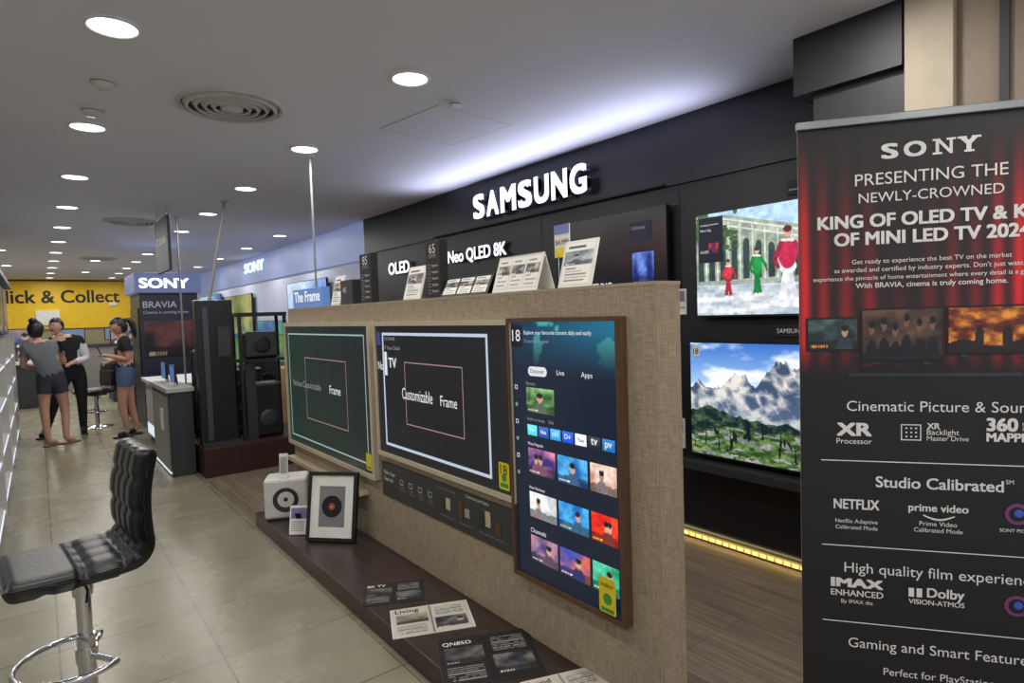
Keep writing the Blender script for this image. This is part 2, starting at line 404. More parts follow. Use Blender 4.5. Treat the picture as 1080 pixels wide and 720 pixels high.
# ================================================================ ROOM
FW=3.40; CZ=2.80
b=B("floor"); b.bx(-4,1.23,-4,21,-.1,0,tile_m); b.done()
b=B("floor_wood_area"); b.bx(1.23,5.5,-4,21,-.1,0,wood_m); b.done()
b=B("ceiling"); b.bx(-4,5.5,-4,21,CZ,CZ+.1,ceil_m); b.done()
b=B("wall_far"); b.bx(-4,5.5,20.6,20.8,0,CZ,M_("far_wall_paint",rgb(170,168,160),.6)); b.done()
b=B("wall_left"); b.bx(-4.1,-4,-4,21,0,CZ,offwhite); b.done()
b=B("wall_right_display"); 
b.bx(FW,FW+.3,.9,7.35,0,CZ,wallblack)
seam=M_("panel_seam",rgb(8,9,12),.6)
for y in (2.5,3.9,5.6): b.bx(FW-.001,FW,y-.004,y+.004,0,2.35,seam)
b.bx(FW-.001,FW,.9,7.35,1.395,1.402,seam)
b.bx(FW-.02,FW,.9,7.35,2.36,CZ,M_("fascia_black",rgb(26,28,38),.4))
b.done()
b=B("wall_right_back"); b.bx(FW+.02,FW+.3,7.35,20.6,0,CZ,M_("lit_wall_white",rgb(196,205,228),.6)); b.done()
b=B("wall_column_dark")
b.bx(2.9,3.31,1.01,1.47,2.53,CZ,M_("column_dark",rgb(32,33,38),.5)); b.bx(2.95,3.29,1.0,1.40,0,2.53,M_("column_dark2",rgb(42,43,48),.5)); b.done()
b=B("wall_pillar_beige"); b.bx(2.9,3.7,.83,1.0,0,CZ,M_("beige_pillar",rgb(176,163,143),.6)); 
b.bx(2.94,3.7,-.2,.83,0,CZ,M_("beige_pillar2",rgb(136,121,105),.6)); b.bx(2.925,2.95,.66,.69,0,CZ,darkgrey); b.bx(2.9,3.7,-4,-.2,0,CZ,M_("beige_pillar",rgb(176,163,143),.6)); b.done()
b=B("trim_warm_light_strip"); warm=M_("warm_led",rgb(255,222,125),emis=1.5)
k=0
while 1.46+k*.05<7.28:
    b.bx(FW-.03,FW-.002,1.46+k*.05,1.46+k*.05+.034,.022,.043,warm); k+=1
b.bx(FW-.028,FW-.002,1.45,7.3,.018,.046,M_("led_channel",rgb(200,170,90),emis=.5)); b.done()

# ---------------------------------------------------------------- ceiling fittings
def area(name,loc,size,energy,color,rot=(0,0,0),shape='DISK',sy=None,parent=None,spread=None):
    l=bpy.data.lights.new(name,'AREA'); l.shape=shape; l.size=size
    if sy: l.size_y=sy
    l.energy=energy; l.color=color
    if spread: l.spread=math.radians(spread)
    o=bpy.data.objects.new(name,l); COL.objects.link(o); o.location=loc; o.rotation_euler=rot
    if parent:
        o.parent=parent; o.location=Vector(loc)-parent.location
    return o
b=B("ceiling_downlight")
b.lathe([(.106,0),(.106,-.008),(.098,-.012),(.090,-.008),(.090,-.004)],white)
b.lathe([(.090,-.004),(.0005,-.004)],M_("downlight_diffuser",(1,.97,.92),emis=6)); base=b.done(); dl_mesh=base.data; first=True
PW=9.6
def downlight(x,y,pw=PW):
    global first
    if first: o=base; first=False
    else: o=bpy.data.objects.new("ceiling_downlight",dl_mesh); COL.objects.link(o)
    o.location=(x,y,CZ); area("lamp",(x,y,CZ-.014),.17,pw,(1,.965,.91),parent=o)
for (x,y0,st,k0,k1) in [(.32,3.05,1.6,-4,12),(1.62,2.87,1.6,-4,12),(-1.4,3.0,1.6,-2,11)]:
    for k in range(k0,k1):
        y=y0+k*st
        if -2.5<y<20.2: downlight(x,y,PW if y>-1 else 5)
for (x,y) in ((2.9,9.2),(2.9,11),(2.9,13),(2.9,15),(-.4,12.5),(-.4,15.5),(.95,14),(.95,17),(2.35,1.15),(2.35,-.45)): downlight(x,y)  # last two are added out of view to brighten the wood floor
def vent(x,y,r=.29):
    b=B("ceiling_vent"); 
    b.lathe([(r,0),(r,-.012),(r*.93,-.02),(r*.9,-.006)],offwhite)
    for k,q in enumerate((.82,.66,.50,.34)):
        b.lathe([(r*q+.018,-.002),(r*q,-.028),(r*q-.012,-.026),(r*q+.004,-.002)],offwhite)
    b.lathe([(r*.9,-.001),(.0005,-.001)],darkgrey)
    b.lathe([(.0005,-.03),(r*.2,-.028),(r*.22,-.004)],offwhite)
    o=b.done(); o.location=(x,y,CZ)
vent(.96,3.79); vent(.97,8.6); vent(.97,13.5)
b=B("ceiling_access_panel"); b.rim(-.31,.31,-.31,.31,.005,-.003,0,offwhite); b.bx(-.304,.304,-.304,.304,-.0025,0,ceil_m); o=b.done(); o.location=(2.22,3.48,CZ); o.rotation_euler[2]=math.radians(8)
for (x,y) in ((.335,3.75),(.32,4.27),(2.02,3.05)):
    b=B("smoke_detector"); s=1 if x<1 else .6
    b.lathe([(.055*s,0),(.055*s,-.018),(.04*s,-.03),(.03*s,-.042),(.0005,-.045)],offwhite); b.lathe([(.056*s,-.012),(.057*s,-.014),(.056*s,-.016)],darkgrey); o=b.done(); o.location=(x,y,CZ)

# ================================================================ PARTITION
PX=1.67
PF=lambda y,z,dx=0: frameM((PX-dx,y,z),(0,-1,0),(0,0,1))
b=B("display_partition")
b.bx(PX,PX+.13,1.33,5.18,0,1.63,fabric_m)
b.bx(PX-.002,PX+.132,1.328,5.182,1.63,1.642,M_("partition_cap",rgb(160,146,122),.5))
b.done()
b=B("display_plinth"); b.bx(1.225,PX-.001,1.2,4.8,0.0,.1,plinth_m,bev=.004); b.done()

pink=M_("line_pink",rgb(176,138,140),emis=.7); paleblue=M_("line_paleblue",rgb(196,208,228),emis=.8); teal=M_("line_teal",rgb(168,192,192),emis=.7)
b=B("framed_television"); W=1.66;H=1.01; m=PF(5.20,.515,.002)
b.bx(0,W,0,H,.0,.028,champagne,m,bev=.003)
b.rim(0,W,0,H,.03,.028,.04,champagne,m)
b.picture(.03,W-.03,.03,H-.03,.0295,24,16,lambda U,V:mix((.045,.18,.13),(.07,.11,.11),U*1.1+.15*V),screen_m,m)
b.outline(.09,W-.09,.085,H-.085,.010,.031,teal,m)
b.outline(.46,1.26,.26,.74,.006,.031,pink,m)
b.text("Various Customizable",.16,.50,.031,1,textgrey,m,width=.62,height=.05); b.text("Frame",.95,.495,.031,1,textwhite,m,width=.20,height=.06)
b.rrect(W-.13,W-.05,.05,.16,.032,.01,yellowlabel,m); b.quad(W-.12,W-.06,.06,.075,.0325,greenlabel,m)
b.done()
b=B("framed_television"); W=1.38;H=.82; m=PF(3.48,.70,.002)
b.bx(0,W,0,H,.0,.028,champagne,m,bev=.003)
b.rim(0,W,0,H,.025,.028,.04,champagne,m)
b.picture(.025,W-.025,.025,H-.025,.0295,20,14,lambda U,V:mix((.06,.075,.095),(.08,.09,.10),U),screen_m,m)
b.outline(.11,1.20,.075,.755,.016,.031,paleblue,m)
b.outline(.38,.98,.23,.59,.006,.031,pink,m)
b.text("Customizable",.34,.375,.031,1,textwhite,m,width=.34,height=.065); b.text("Frame",.76,.375,.031,1,textwhite,m,width=.16,height=.055)
b.text("No.",.045,.53,.032,1,textwhite,m,width=.08,height=.05); b.text("1",.135,.50,.032,1,textwhite,m,height=.14,bold=.03); b.text("TV",.185,.55,.032,1,textwhite,m,width=.10,bold=.02); b.text("17 Years Global",.135,.655,.032,1,textgrey,m,width=.2)
b.text("THE FRAME",.135,.71,.032,1,textgrey,m,width=.14)
b.rrect(.04,.09,.68,.76,.032,.008,M_("blue_sticker",rgb(70,90,190),.5),m)
b.rrect(W-.125,W-.045,.045,.17,.032,.01,yellowlabel,m); b.quad(W-.115,W-.055,.055,.075,.0325,greenlabel,m)
b.text("18",W-.112,.115,.033,1,printblack,m,width=.05); b.disc(W-.085,.10,.0328,.018,greenlabel,m)
b.done()
b=B("framed_television"); W=.655;H=1.14; m=PF(2.12,.385,.002)
b.bx(0,W,0,H,.0,.03,brownframe,m,bev=.003); b.rim(0,W,0,H,.017,.03,.045,brownframe,m)
def ui(U,V):
    c=mix((.035,.08,.15),(.05,.11,.19),V)
    hero=np.clip((V-.80)*6,0,1); land=(fbm(U*5+3,V*9,5)>.52)&(V>.84)&(U>.25)
    h=mix((.03,.18,.28),(.10,.42,.54),U); h=np.where(land[...,None],np.array((.24,.62,.62)),h)
    return c*(1-hero[...,None])+h*hero[...,None]
b.picture(.017,W-.017,.017,H-.017,.0305,60,100,ui,screen_hi,m)
z=.032
b.rrect(.02,.095,H-.125,H-.03,z,.006,M_("ui_badge",rgb(20,26,40),emis=.5),m); b.text("18",.03,H-.10,z+.001,1,textwhite,m,height=.05); b.text("Explore your favourite content daily and easily",.11,H-.075,z,1,textwhite,m,width=.40,height=.022); b.text("Stream & discover",.11,H-.105,z,1,textgrey,m,width=.16)
b.rrect(.13,.25,H-.245,H-.205,z,.019,textwhite,m); b.text("Discover",.145,H-.232,z+.001,1,printblack,m,width=.09)
b.text("Live",.31,H-.232,z,1,textwhite,m,width=.045); b.text("Apps",.45,H-.232,z,1,textwhite,m,width=.06)
for k in range(6):
    if k%2: b.disc(.045,H-.30-.075*k,z,.009,textgrey,m,12)
    else: b.outline(.036,.054,H-.309-.075*k,H-.291-.075*k,.003,z,textwhite,m)
b.text("Recent",.115,H-.285,z,1,textgrey,m,width=.06)
b.picture(.115,.29,H-.40,H-.295,z,34,22,thumb(1,((.12,.30,.12),(.62,.78,.55),(.9,.92,.85))),screen_hi,m)
b.text("Add to home    Edit",.115,H-.437,z,1,textgrey,m,width=.17)
for k in range(7):
    x=.115+k*.073; q=[(.3,.80,.85),(.1,.28,.62),(.15,.6,.85),(.05,.3,.85),(.92,.94,.96),(.10,.12,.16),(.05,.40,.70)][k]
    b.picture(x,x+.062,H-.50,H-.455,z,3,3,(lambda q:(lambda U,V:mix(q,tuple(min(1,a+.15) for a in q),V)))(q),screen_hi,m)
    b.text(["Tv+","Nm","cH","D+","You","tv","pv"][k],x+.031,H-.485,z+.001,1,textwhite if k!=4 else printblack,m,width=.035,align='CENTER',bold=.02)
pals=[((.20,.15,.45),(.90,.55,.65),(.95,.9,.85)),((.05,.35,.65),(.35,.70,.92),(.95,.95,.95)),((.75,.55,.45),(.95,.85,.8),(.4,.25,.2)),
      ((.75,.78,.80),(.95,.95,.93),(.85,.2,.35)),((.10,.40,.75),(.3,.70,.90),(.95,.8,.4)),((.85,.06,.08),(.95,.28,.12),(1,.9,.3)),
      ((.25,.25,.45),(.70,.50,.60),(.9,.85,.85)),((.85,.40,.3),(.25,.30,.70),(.95,.9,.9)),((.10,.55,.35),(.35,.80,.68),(.9,.95,.9))]
n=0
for r,y1 in enumerate((H-.555,H-.745,H-.935)):
    b.text(["Most Popular","New Releases","Channels"][r],.115,y1+.012,z,1,textwhite,m,width=.10)
    for (x0,x1) in ((.115,.285),(.30,.47),(.485,.62)):
        b.picture(x0,x1,y1-.11,y1,z,34,22,thumb(n+2,pals[n%9]),screen_hi,m); n+=1
b.rrect(W-.125,W-.04,.03,.165,.047,.008,yellowlabel,m); b.disc(W-.082,.085,.0475,.022,greenlabel,m); b.quad(W-.115,W-.05,.035,.05,.0475,greenlabel,m)
b.text("ENERGY",W-.115,.13,.048,1,printblack,m,width=.065)
b.done()
b=B("info_strip_sign"); m=PF(3.50,.435,.002); L=1.37
b.bx(0,L,0,.215,0,.006,M_("strip_grey",rgb(58,57,56),.5),m)
b.text("Make Your",.03,.14,.007,1,printwhite,m,width=.15,bold=.01); b.text("Own Art",.03,.10,.007,1,printwhite,m,width=.12,bold=.01)
for k in range(4):
    x=.24+k*.11; b.outline(x,x+.04,.11,.14,.003,.007,printwhite,m); b.text("Crystal\nclear art",x,.09,.007,.018,printgrey,m)
for k,x in enumerate((.70,.76,.88,.94,1.06,1.12,1.20)):
    b.bx(x,x+.04,.065+.02*(k%2),.11+.03*(k%3)*.5+.02,.006,.009,[darkgrey,lightwood,brownframe,printgrey][k%4],m)
    b.text("style option",x,.04,.007,.014,printgrey,m)
b.text("Customise your frame",.95,.19,.007,.022,printwhite,m)
b.text("Buy any bezel and get a second free",.68,.185,.007,.012,printgrey,m)
b.done()
b=B("wall_ledge_shelf"); b.bx(PX-.07,PX-.001,3.72,5.2,.38,.405,lightwood,bev=.003); b.bx(PX-.07,PX-.06,3.72,5.2,.405,.415,lightwood); b.done()

# ---- items on partition top
TZ=1.642; tx=PX+.065
def easel(name,y,w,h,lean,fn=None,body=paper,yaw=0,x=tx,z=TZ,depthleg=.055):
    b=B(name)
    m=T(x,y,z)@RZ(yaw)@frameM((-.02,w/2,.003),(0,-1,0),(math.sin(math.radians(lean)),0,math.cos(math.radians(lean))))
    b.bx(0,w,0,h,-.008,0,body,m,bev=.001)
    if fn: b.picture(w*.07,w*.93,h*.06,h*.94,.0012,40,50,fn,print_m,m)
    m2=T(x,y,z)@RZ(yaw)
    top=Vector((-.02+math.sin(math.radians(lean))*h*.8,0,math.cos(math.radians(lean))*h*.8))
    ft=Vector((top.x+depthleg*.55,0,.002))
    b.add([(top.x,-.02,top.z),(top.x,.02,top.z),(ft.x,.025,0.0),(ft.x,-.025,0.0)],[(0,1,2,3),(3,2,1,0)],body,m2)
    return b.done()
b=B("lit_shelf_sign"); m=frameM((PX+.02,5.1,TZ),(0,-1,0),(0,0,1))
b.bx(0,.66,0,.15,-.06,0,M_("sign_lightblue",rgb(110,150,220),emis=.5),m,bev=.004); b.text("The Frame",.04,.045,.002,1,textwhite,m,width=.57,height=.085,bold=.03); b.done()
def cardimg(seed,c1=(.85,.83,.78),c2=(.35,.33,.32)):
    def fn(U,V):
        c=const(U,(.90,.89,.86)); t=(V>.45)&(V<.80)
        pic=thumb(seed*1.7+.3,(c1,c2,(.95,.95,.95)))(U,(V-.45)/.35); c=np.where(t[...,None],pic,c)
        c=put(c,(V>.86)&(V<.93)&(U>.1)&(U<.7),(.25,.25,.27))
        return put(c,(V<.40)&(V>.05)&(np.sin(V*88)>.25)&(U>.1)&(U<.6+.3*np.sin(np.floor(V*14)*7)),(.5,.5,.5))
    return fn
easel("price_card_stand",4.27,.17,.22,14,cardimg(1,(.8,.6,.4)))
easel("price_card_stand",3.13,.20,.20,16,cardimg(2))
easel("price_card_stand",1.78,.19,.20,16,cardimg(5,(.8,.8,.82),(.4,.45,.5)))
for (y,w,h,t1) in ((3.70,.17,.32,"85"),(2.85,.15,.31,"65")):
    b=B("spec_sign_block"); m=frameM((PX+.03,y+w/2,TZ),(0,-1,0),(0,0,1))
    b.bx(0,w,0,h,-.05,0,blackm,m,bev=.003)
    b.text(t1,w/2,h*.78,.001,1,printwhite,m,width=w*.42,align='CENTER'); b.text("SERIES",w/2,h*.70,.001,1,printgrey,m,width=w*.5,align='CENTER')
    for k in range(5):
        b.outline(w*.15,w*.35,h*(.08+.11*k),h*(.15+.11*k),.003,.001,printgrey,m); b.text("feature",w*.45,h*(.10+.11*k),.001,1,printwhite,m,width=w*.40)
    b.done()
b=B("product_box"); b.box((tx+.01,4.02,TZ+.085),(.09,.2,.17),darkgrey,bev=.004); b.text("4K",.02,.08,0.0,.06,printwhite,frameM((tx-.036,4.1,TZ),(0,-1,0),(0,0,1))); b.done()
def tent(name,y,w,h,dep,body,pages=3,x=tx,c2=(.25,.25,.25)):
    b=B(name)
    m=frameM((x-dep/2,y+w/2,TZ),(0,-1,0),(dep*.5,0,h))
    L=math.hypot(dep*.5,h)
    b.bx(0,w,0,L,-.003,0,body,m)
    for k in range(pages):
        x0=w*(.04+k*.32); b.picture(x0,x0+w*.28,L*.12,L*.9,.001,26,22,cardimg(k+w*10,(.75,.73,.70),c2),print_m,m)
    m=frameM((x+dep/2,y-w/2,TZ),(0,1,0),(-dep*.5,0,h)); b.bx(0,w,0,L,-.003,0,body,m)
    b.bx(x-dep/2,x+dep/2,y-w/2,y+w/2,TZ,TZ+.003,body)
    return b.done()
tent("feature_flip_stand",2.55,.42,.10,.10,darkgrey)
tent("feature_flip_stand",2.13,.32,.165,.11,paper)
b=B("price_tag_card"); m=frameM((tx+.07,1.985,TZ+.14),(0,-1,0),(0,0,1)); b.bx(0,.095,0,.14,-.004,0,paper,m); b.quad(0,.095,.10,.14,.001,M_("tag_blue",rgb(110,120,180),.5),m); b.quad(0,.095,0,.04,.001,yellowlabel,m)
b.text("$4,999",.008,.055,.0015,1,printblack,m,width=.08); b.cyl((tx+.055,1.945,TZ),(tx+.055,1.945,TZ+.15),.003,.003,chrome,8); b.cyl((tx+.045,1.945,TZ),(tx+.045,1.945,TZ+.004),.018,.018,chrome,16); b.done()
polem=M_("pole_grey",rgb(130,130,133),.5)
b=B("ceiling_pole"); b.cyl((tx,4.68,TZ),(tx,4.68,CZ),.009,.009,polem,14); b.cyl((tx,4.68,TZ),(tx,4.68,TZ+.01),.03,.03,polem,20); b.cyl((tx,4.68,CZ-.012),(tx,4.68,CZ),.03,.03,offwhite,20); b.done()

# ---- items on plinth
pz=.1
b=B("cube_speaker"); m=T(1.40,4.56,pz)@RZ(-25)
b.box((0,0,.155),(.30,.22,.29),offwhite,m,bev=.02)
b.box((0,0,.006),(.22,.18,.011),darkgrey,m)
fm=m@frameM((0,-.111,.15),(1,0,0),(0,0,1))
b.lathe([(.085,0),(.088,.006),(.08,.008),(.05,-.004),(.03,-.006),(.0005,.004)],M_("speaker_cone",rgb(40,40,44),.5),fm); b.done()
b=B("info_card"); m=T(1.36,4.50,.401)@RZ(-30); b.box((0,0,.09),(.06,.004,.17),paper,m@RX(-8)); b.quad(-.024,.024,.03,.15,0,printgrey,m@RX(-8)@frameM((0,-.0025,0),(1,0,0),(0,0,1))); b.box((0,.01,.004),(.06,.04,.008),paper,m); b.done()
b=B("framed_record_art"); m=T(1.42,3.80,pz)@RZ(-48)@RX(-12); 
fw=.34;fh=.44; fm=m@frameM((-fw/2,0,0.008),(1,0,0),(0,0,1))
b.bx(0,fw,0,fh,-.03,0,blackm,fm,bev=.003); b.rim(0,fw,0,fh,.022,0,.01,blackm,fm)
b.quad(.022,fw-.022,.022,fh-.022,.001,paper,fm); b.quad(.08,fw-.08,.09,fh-.09,.002,M_("art_grey",rgb(120,118,122),.5),fm)
b.disc(fw/2,fh/2,.003,.07,printblack,fm,32); b.disc(fw/2,fh/2,.0035,.022,M_("art_red",rgb(150,70,50),.5),fm,24); b.disc(fw/2,fh/2,.004,.005,paper,fm,12)
b.done()
b=B("info_card_stand"); m=T(1.31,4.08,pz)@RZ(-40)@RX(-14); b.box((0,0,.10),(.13,.006,.19),printwhite,m,bev=.002); fm=m@frameM((-.065,-.0035,0),(1,0,0),(0,0,1))
b.quad(.01,.12,.11,.18,.001,M_("photo_violet",rgb(120,110,150),.5),fm)
for k in range(5): b.quad(.015,.10,.03+.014*k,.036+.014*k,.001,printgrey,fm)
b.add([(-.02,0,.15),(.02,0,.15),(.02,.08,.0),(-.02,.08,.0)],[(0,1,2,3),(3,2,1,0)],darkgrey,T(1.31,4.08,pz)@RZ(-40)); b.done()
def brochure(x,y,w,l,yaw,seed,dark,title,tc=printwhite):
    b=B("brochure"); m=T(x,y,pz)@RZ(yaw)
    b.box((0,0,.002),(w,l,.004),darkgrey if dark else paper,m)
    bg=(.07,.07,.08) if dark else (.74,.72,.67)
    def fn(U,V):
        c=const(U,bg)+(.05*(fbm(U*4+seed,V*4,3)-.5))[...,None]
        pic=thumb(seed*2.3,((.14,.14,.18),(.42,.39,.37),(.7,.7,.7)) if dark else ((.38,.35,.31),(.62,.57,.50),(.3,.3,.3)),False)(U/.46,(V-.42)/.34)
        c=np.where(((V>.42)&(V<.76)&(U>.06)&(U<.46))[...,None],pic,c)
        pic=thumb(seed*3.1+1,((.10,.12,.20),(.45,.42,.40),(.75,.7,.7)),not dark)((U-.54)/.4,(V-.1)/.4)
        c=np.where(((V>.12)&(V<.50)&(U>.54)&(U<.94))[...,None],pic,c)
        tcx=(.55,.55,.55) if dark else (.25,.25,.27)
        c=put(c,(((V<.36)&(V>.06)&(U>.06)&(U<.42))|((V>.56)&(V<.92)&(U>.56)&(U<.92)))&(np.sin(V*150)>.35)&(fbm(U*30,np.floor(V*24)*3.3,2)>.32),tcx)
        return np.where((np.abs(U-.5)<.010)[...,None],c*.6,c)
    b.picture(-w/2+.004,w/2-.004,-l/2+.004,l/2-.004,.0045,80,80,fn,print_m,m)
    b.text(title,-w*.44,l*.32,.005,1,tc,m,width=w*.3,bold=.01)
    b.done()
brochure(1.40,2.87,.32,.24,-28,1,True,"8K TV")
brochure(1.41,2.50,.38,.27,-24,2,False,"Living",printblack)
brochure(1.43,2.06,.42,.36,-26,3,True,"QN85D")
brochure(1.52,1.66,.32,.24,-20,4,False,"Sound",printblack)
brochure(1.33,1.42,.34,.26,-35,6,True,"Audio")

# ================================================================ DISPLAY WALL
WF=lambda y,z,dx=0: frameM((FW-dx,y,z),(0,-1,0),(0,0,1))
b=B("wall_lettering_large"); b.cells("SAMSUNG",0,0,0,1.50,.225,glowwhite,WF(4.75,2.433,.061),ext=.04,bold=.045,gap=.15,narrow={'M':1.2},sidemat=glowside); b.done()
b=B("wall_lettering_small"); b.text("OLED",0,0,0,1,glowwhite,WF(6.66,2.045,.021),ext=.02,bold=.03,width=.52,height=.14,sidemat=glowside); b.done()
b=B("wall_lettering_small"); b.text("Neo QLED 8K",0,0,0,1,glowwhite,WF(5.32,2.05,.021),ext=.02,bold=.025,width=.98,height=.145,sidemat=glowside); b.done()
def tv(y1,z0,W,H,fn,nx,ny,mat=screen_m,name="television"):
    b=B(name); m=WF(y1,z0,.06)
    b.bx(0,W,0,H,-.03,0,black,m,bev=.004); b.bx(W*.25,W*.75,H*.2,H*.8,-.058,-.03,blackm,m)
    b.rim(0,W,0,H,.008,0,.004,black,m)
    b.picture(.008,W-.008,.012,H-.008,.001,nx,ny,fn,mat,m)
    return b,m
def dark_tv(U,V):
    c=const(U,(.02,.02,.03)); r=fbm(U*7,V*9)*np.clip((U-.42)*3,0,1)*np.clip((V-.2)*4,0,1)*np.clip((.95-V)*6,0,1)
    return c+np.stack([r*.26,r*.03,r*.08],-1)
b,m=tv(3.66,1.60,1.10,.64,dark_tv,60,36)
b.text("QLED 8K",.12,.24,.003,1,textgrey,m,width=.30)
b.picture(.80,.99,.10,.34,.004,26,26,thumb(3.4,((.05,.12,.45),(.45,.6,.95),(.9,.9,1)),False),screen_m,m); b.text("SAMSUNG",.30,.10,.003,1,textwhite,m,width=.30,bold=.02)
b.rrect(.78,.97,.42,.55,.004,.01,M_("ui_navy",rgb(26,30,52),emis=.5),m); b.text("Ultimate",.80,.50,.005,1,textgrey,m,width=.12); b.done()
b,m=tv(2.34,1.48,1.13,.65,img_kids,360,200,screen_hi)
b.quad(.03,.20,.34,.62,.003,M_("ui_dark",rgb(16,20,34),emis=1),m)
for k,(s_,yy) in enumerate((("Amazing moments",.57),("Now big.",.535),("OLED",.40))): b.text(s_,.04,yy,.004,1,textwhite,m,width=(.13,.08,.06)[k])
b.picture(.10,.17,.40,.46,.004,6,5,thumb(8,((.1,.1,.5),(.8,.2,.2),(1,1,1))),screen_m,m); b.done()
b,m=tv(2.40,.59,1.32,.735,img_mountain,380,210,screen_hi)
b.rrect(.02,.08,.64,.71,.003,.006,printwhite,m); b.text("18",.03,.655,.004,1,printblack,m,width=.04); b.done()
b=B("soundbar"); b.box((FW-.07,1.95,.53),(.12,1.0,.07),blackm,bev=.012); b.box((FW-.132,1.95,.53),(.004,.96,.05),darkgrey); b.bx(FW-.12,FW-.001,1.45,2.45,.481,.494,black); b.done()
b=B("wall_base_cabinet"); b.bx(FW-.03,FW-.001,1.45,7.3,.07,.47,black,bev=.004); b.done()
for (y,z,w,h) in ((2.50,1.50,.09,.17),(2.55,.60,.13,.20),(1.75,1.36,.20,.07),(1.72,2.16,.08,.08)):
    b=B("shelf_price_tag"); m=WF(y+w/2,z,.011); b.bx(0,w,0,h,-.01,0,(paper if w<.15 and z<2 else blackm),m)
    if w<.15 and z<2:
        b.quad(w*.1,w*.9,h*.5,h*.92,.001,M_("photo_violet",rgb(120,110,150),.5),m); b.text("$2,999",w*.1,h*.2,.001,1,printblack,m,width=w*.8)
    else: b.text("SAMSUNG",w*.1,h*.3,.001,1,printwhite,m,width=w*.8)
    b.done()
b=B("added_lamp_housing"); b.bx(FW-.045,FW-.021,2.6,5.6,2.365,2.378,blackm); b.done()  # unlit bar, added as a stand-in housing for the sign glow
area("sign_glow",(FW-.17,3.75,2.42),.08,11,(.70,.74,1.0),rot=(math.radians(180),math.radians(-38),0),shape='RECTANGLE',sy=3.2,spread=135)
area("wall_warm_wash",(FW-.06,4.3,.06),.03,5,(1,.80,.38),rot=(0,math.radians(-60),0),shape='RECTANGLE',sy=5.6)

# ================================================================ ROLL-UP BANNER
b=B("rollup_banner"); bm_=frameM((1.925,.965,0),(.585,-.811,0),(0,0,1)); BW=.76
b.picture(0,BW,.09,2.10,.0,170,400,lambda U,V:img_curtain(U,(V*2.01+.09)/2.1),banner_m,bm_)
b.bx(0,BW,.09,2.10,-.003,-.001,paper,bm_)
b.bx(-.005,BW+.005,2.09,2.115,-.012,.012,steel,bm_,bev=.003)
b.bx(-.02,BW+.02,0.004,.09,-.06,.06,steel,bm_,bev=.015); b.bx(.05,.10,0,.012,-.16,.16,steel,bm_); b.bx(BW-.1,BW-.05,0,.012,-.16,.16,steel,bm_)
b.cyl((BW/2,1.05,-.03),(BW/2,2.09,-.03),.008,.008,steel,10,bm_); b.cyl((BW/2,.05,-.03),(BW/2,1.05,-.03),.01,.01,steel,10,bm_)
cx=.385; hx=.362; z=.002
def bt(s_,zz,w,mat=printwhite,bold=0,x=cx,al='CENTER',h=None): b.text(s_,x,zz,z,1,mat,bm_,width=w,align=al,bold=bold,height=h)
wx=hx-.128; zz=1.980; hh=.046
b.text("S",wx,zz,z,1,printwhite,bm_,width=.046,height=hh,bold=.035); b.text("O",wx+.060,zz,z,1,printwhite,bm_,width=.060,height=hh,bold=.035)
x0=wx+.136
b.add([(x0+.008,zz+.0,z),(x0+.017,zz,z),(x0+.017,zz+hh-.012,z),(x0+.045,zz,z),(x0+.052,zz,z),(x0+.052,zz+hh,z),(x0+.044,zz+hh,z),(x0+.044,zz+.014,z),(x0+.018,zz+hh,z),(x0+.008,zz+hh,z)],[tuple(range(10))],printwhite,bm_)
for (a0,a1,q) in ((0,.025,0),(0,.02,hh-.006),(.036,.060,hh-.006)): b.quad(x0+a0,x0+a1,zz+q,zz+q+.006,z+.0005,printwhite,bm_)
x0=wx+.204
b.text("Y",x0,zz,z,1,printwhite,bm_,width=.050,height=hh,bold=.035)
for (a0,a1,q) in ((-.004,.020,hh-.006),(.032,.056,hh-.006),(.013,.039,0)): b.quad(x0+a0,x0+a1,zz+q,zz+q+.006,z+.0008,printwhite,bm_)
bt("PRESENTING THE",1.905,.40,x=hx); bt("NEWLY-CROWNED",1.852,.38,x=hx)
bt("KING OF OLED TV & KING",1.778,.65,bold=.035,x=.380); bt("OF MINI LED TV 2024*",1.724,.54,bold=.035,x=.372)
bt("Get ready to experience the best TV on the market",1.665,.42,x=hx); bt("as awarded and certified by industry experts. Don't just watch -",1.640,.52,x=hx)
bt("experience the pinnacle of home entertainment where every detail is a game changer.",1.615,.66,x=.372); bt("With BRAVIA, cinema is truly coming home.",1.590,.40,bold=.015,x=hx)
for (x0,x1,y0,y1,fn_) in ((.025,.165,1.40,1.495,thumb(1.5,((.10,.14,.14),(.35,.45,.45),(.95,.6,.2)))),(.180,.395,1.365,1.52,img_group),(.412,.64,1.385,1.52,img_fire)):
    b.quad(x0-.006,x1+.006,y0-.006,y1+.006,z,printblack,bm_); b.picture(x0,x1,y0,y1,z+.001,70,44,fn_,print_m,bm_)
    b.quad(x0+.03,x0+.05,y0-.015,y0-.006,z+.001,darkgrey,bm_); b.quad(x1-.05,x1-.03,y0-.015,y0-.006,z+.001,darkgrey,bm_)
b.bx(.18,.42,1.325,1.342,0.001,.003,printblack,bm_); b.quad(.14,.60,1.313,1.325,z,darkgrey,bm_)
bt("Cinematic Picture & Sound",1.205,.50)
bt("XR",1.125,.10,bold=.04,x=.155,h=.042); bt("Processor",1.10,.10,x=.155)
b.outline(.285,.34,1.115,1.165,.003,z,printwhite,bm_)
for k in range(3):
    for j in range(3): b.disc(.300+k*.013,1.127+j*.013,z,.003,printwhite,bm_,8)
bt("XR",1.152,.035,x=.355,al='LEFT',bold=.03); bt("Backlight",1.134,.085,x=.355,al='LEFT'); bt("Master Drive",1.116,.11,x=.355,al='LEFT')
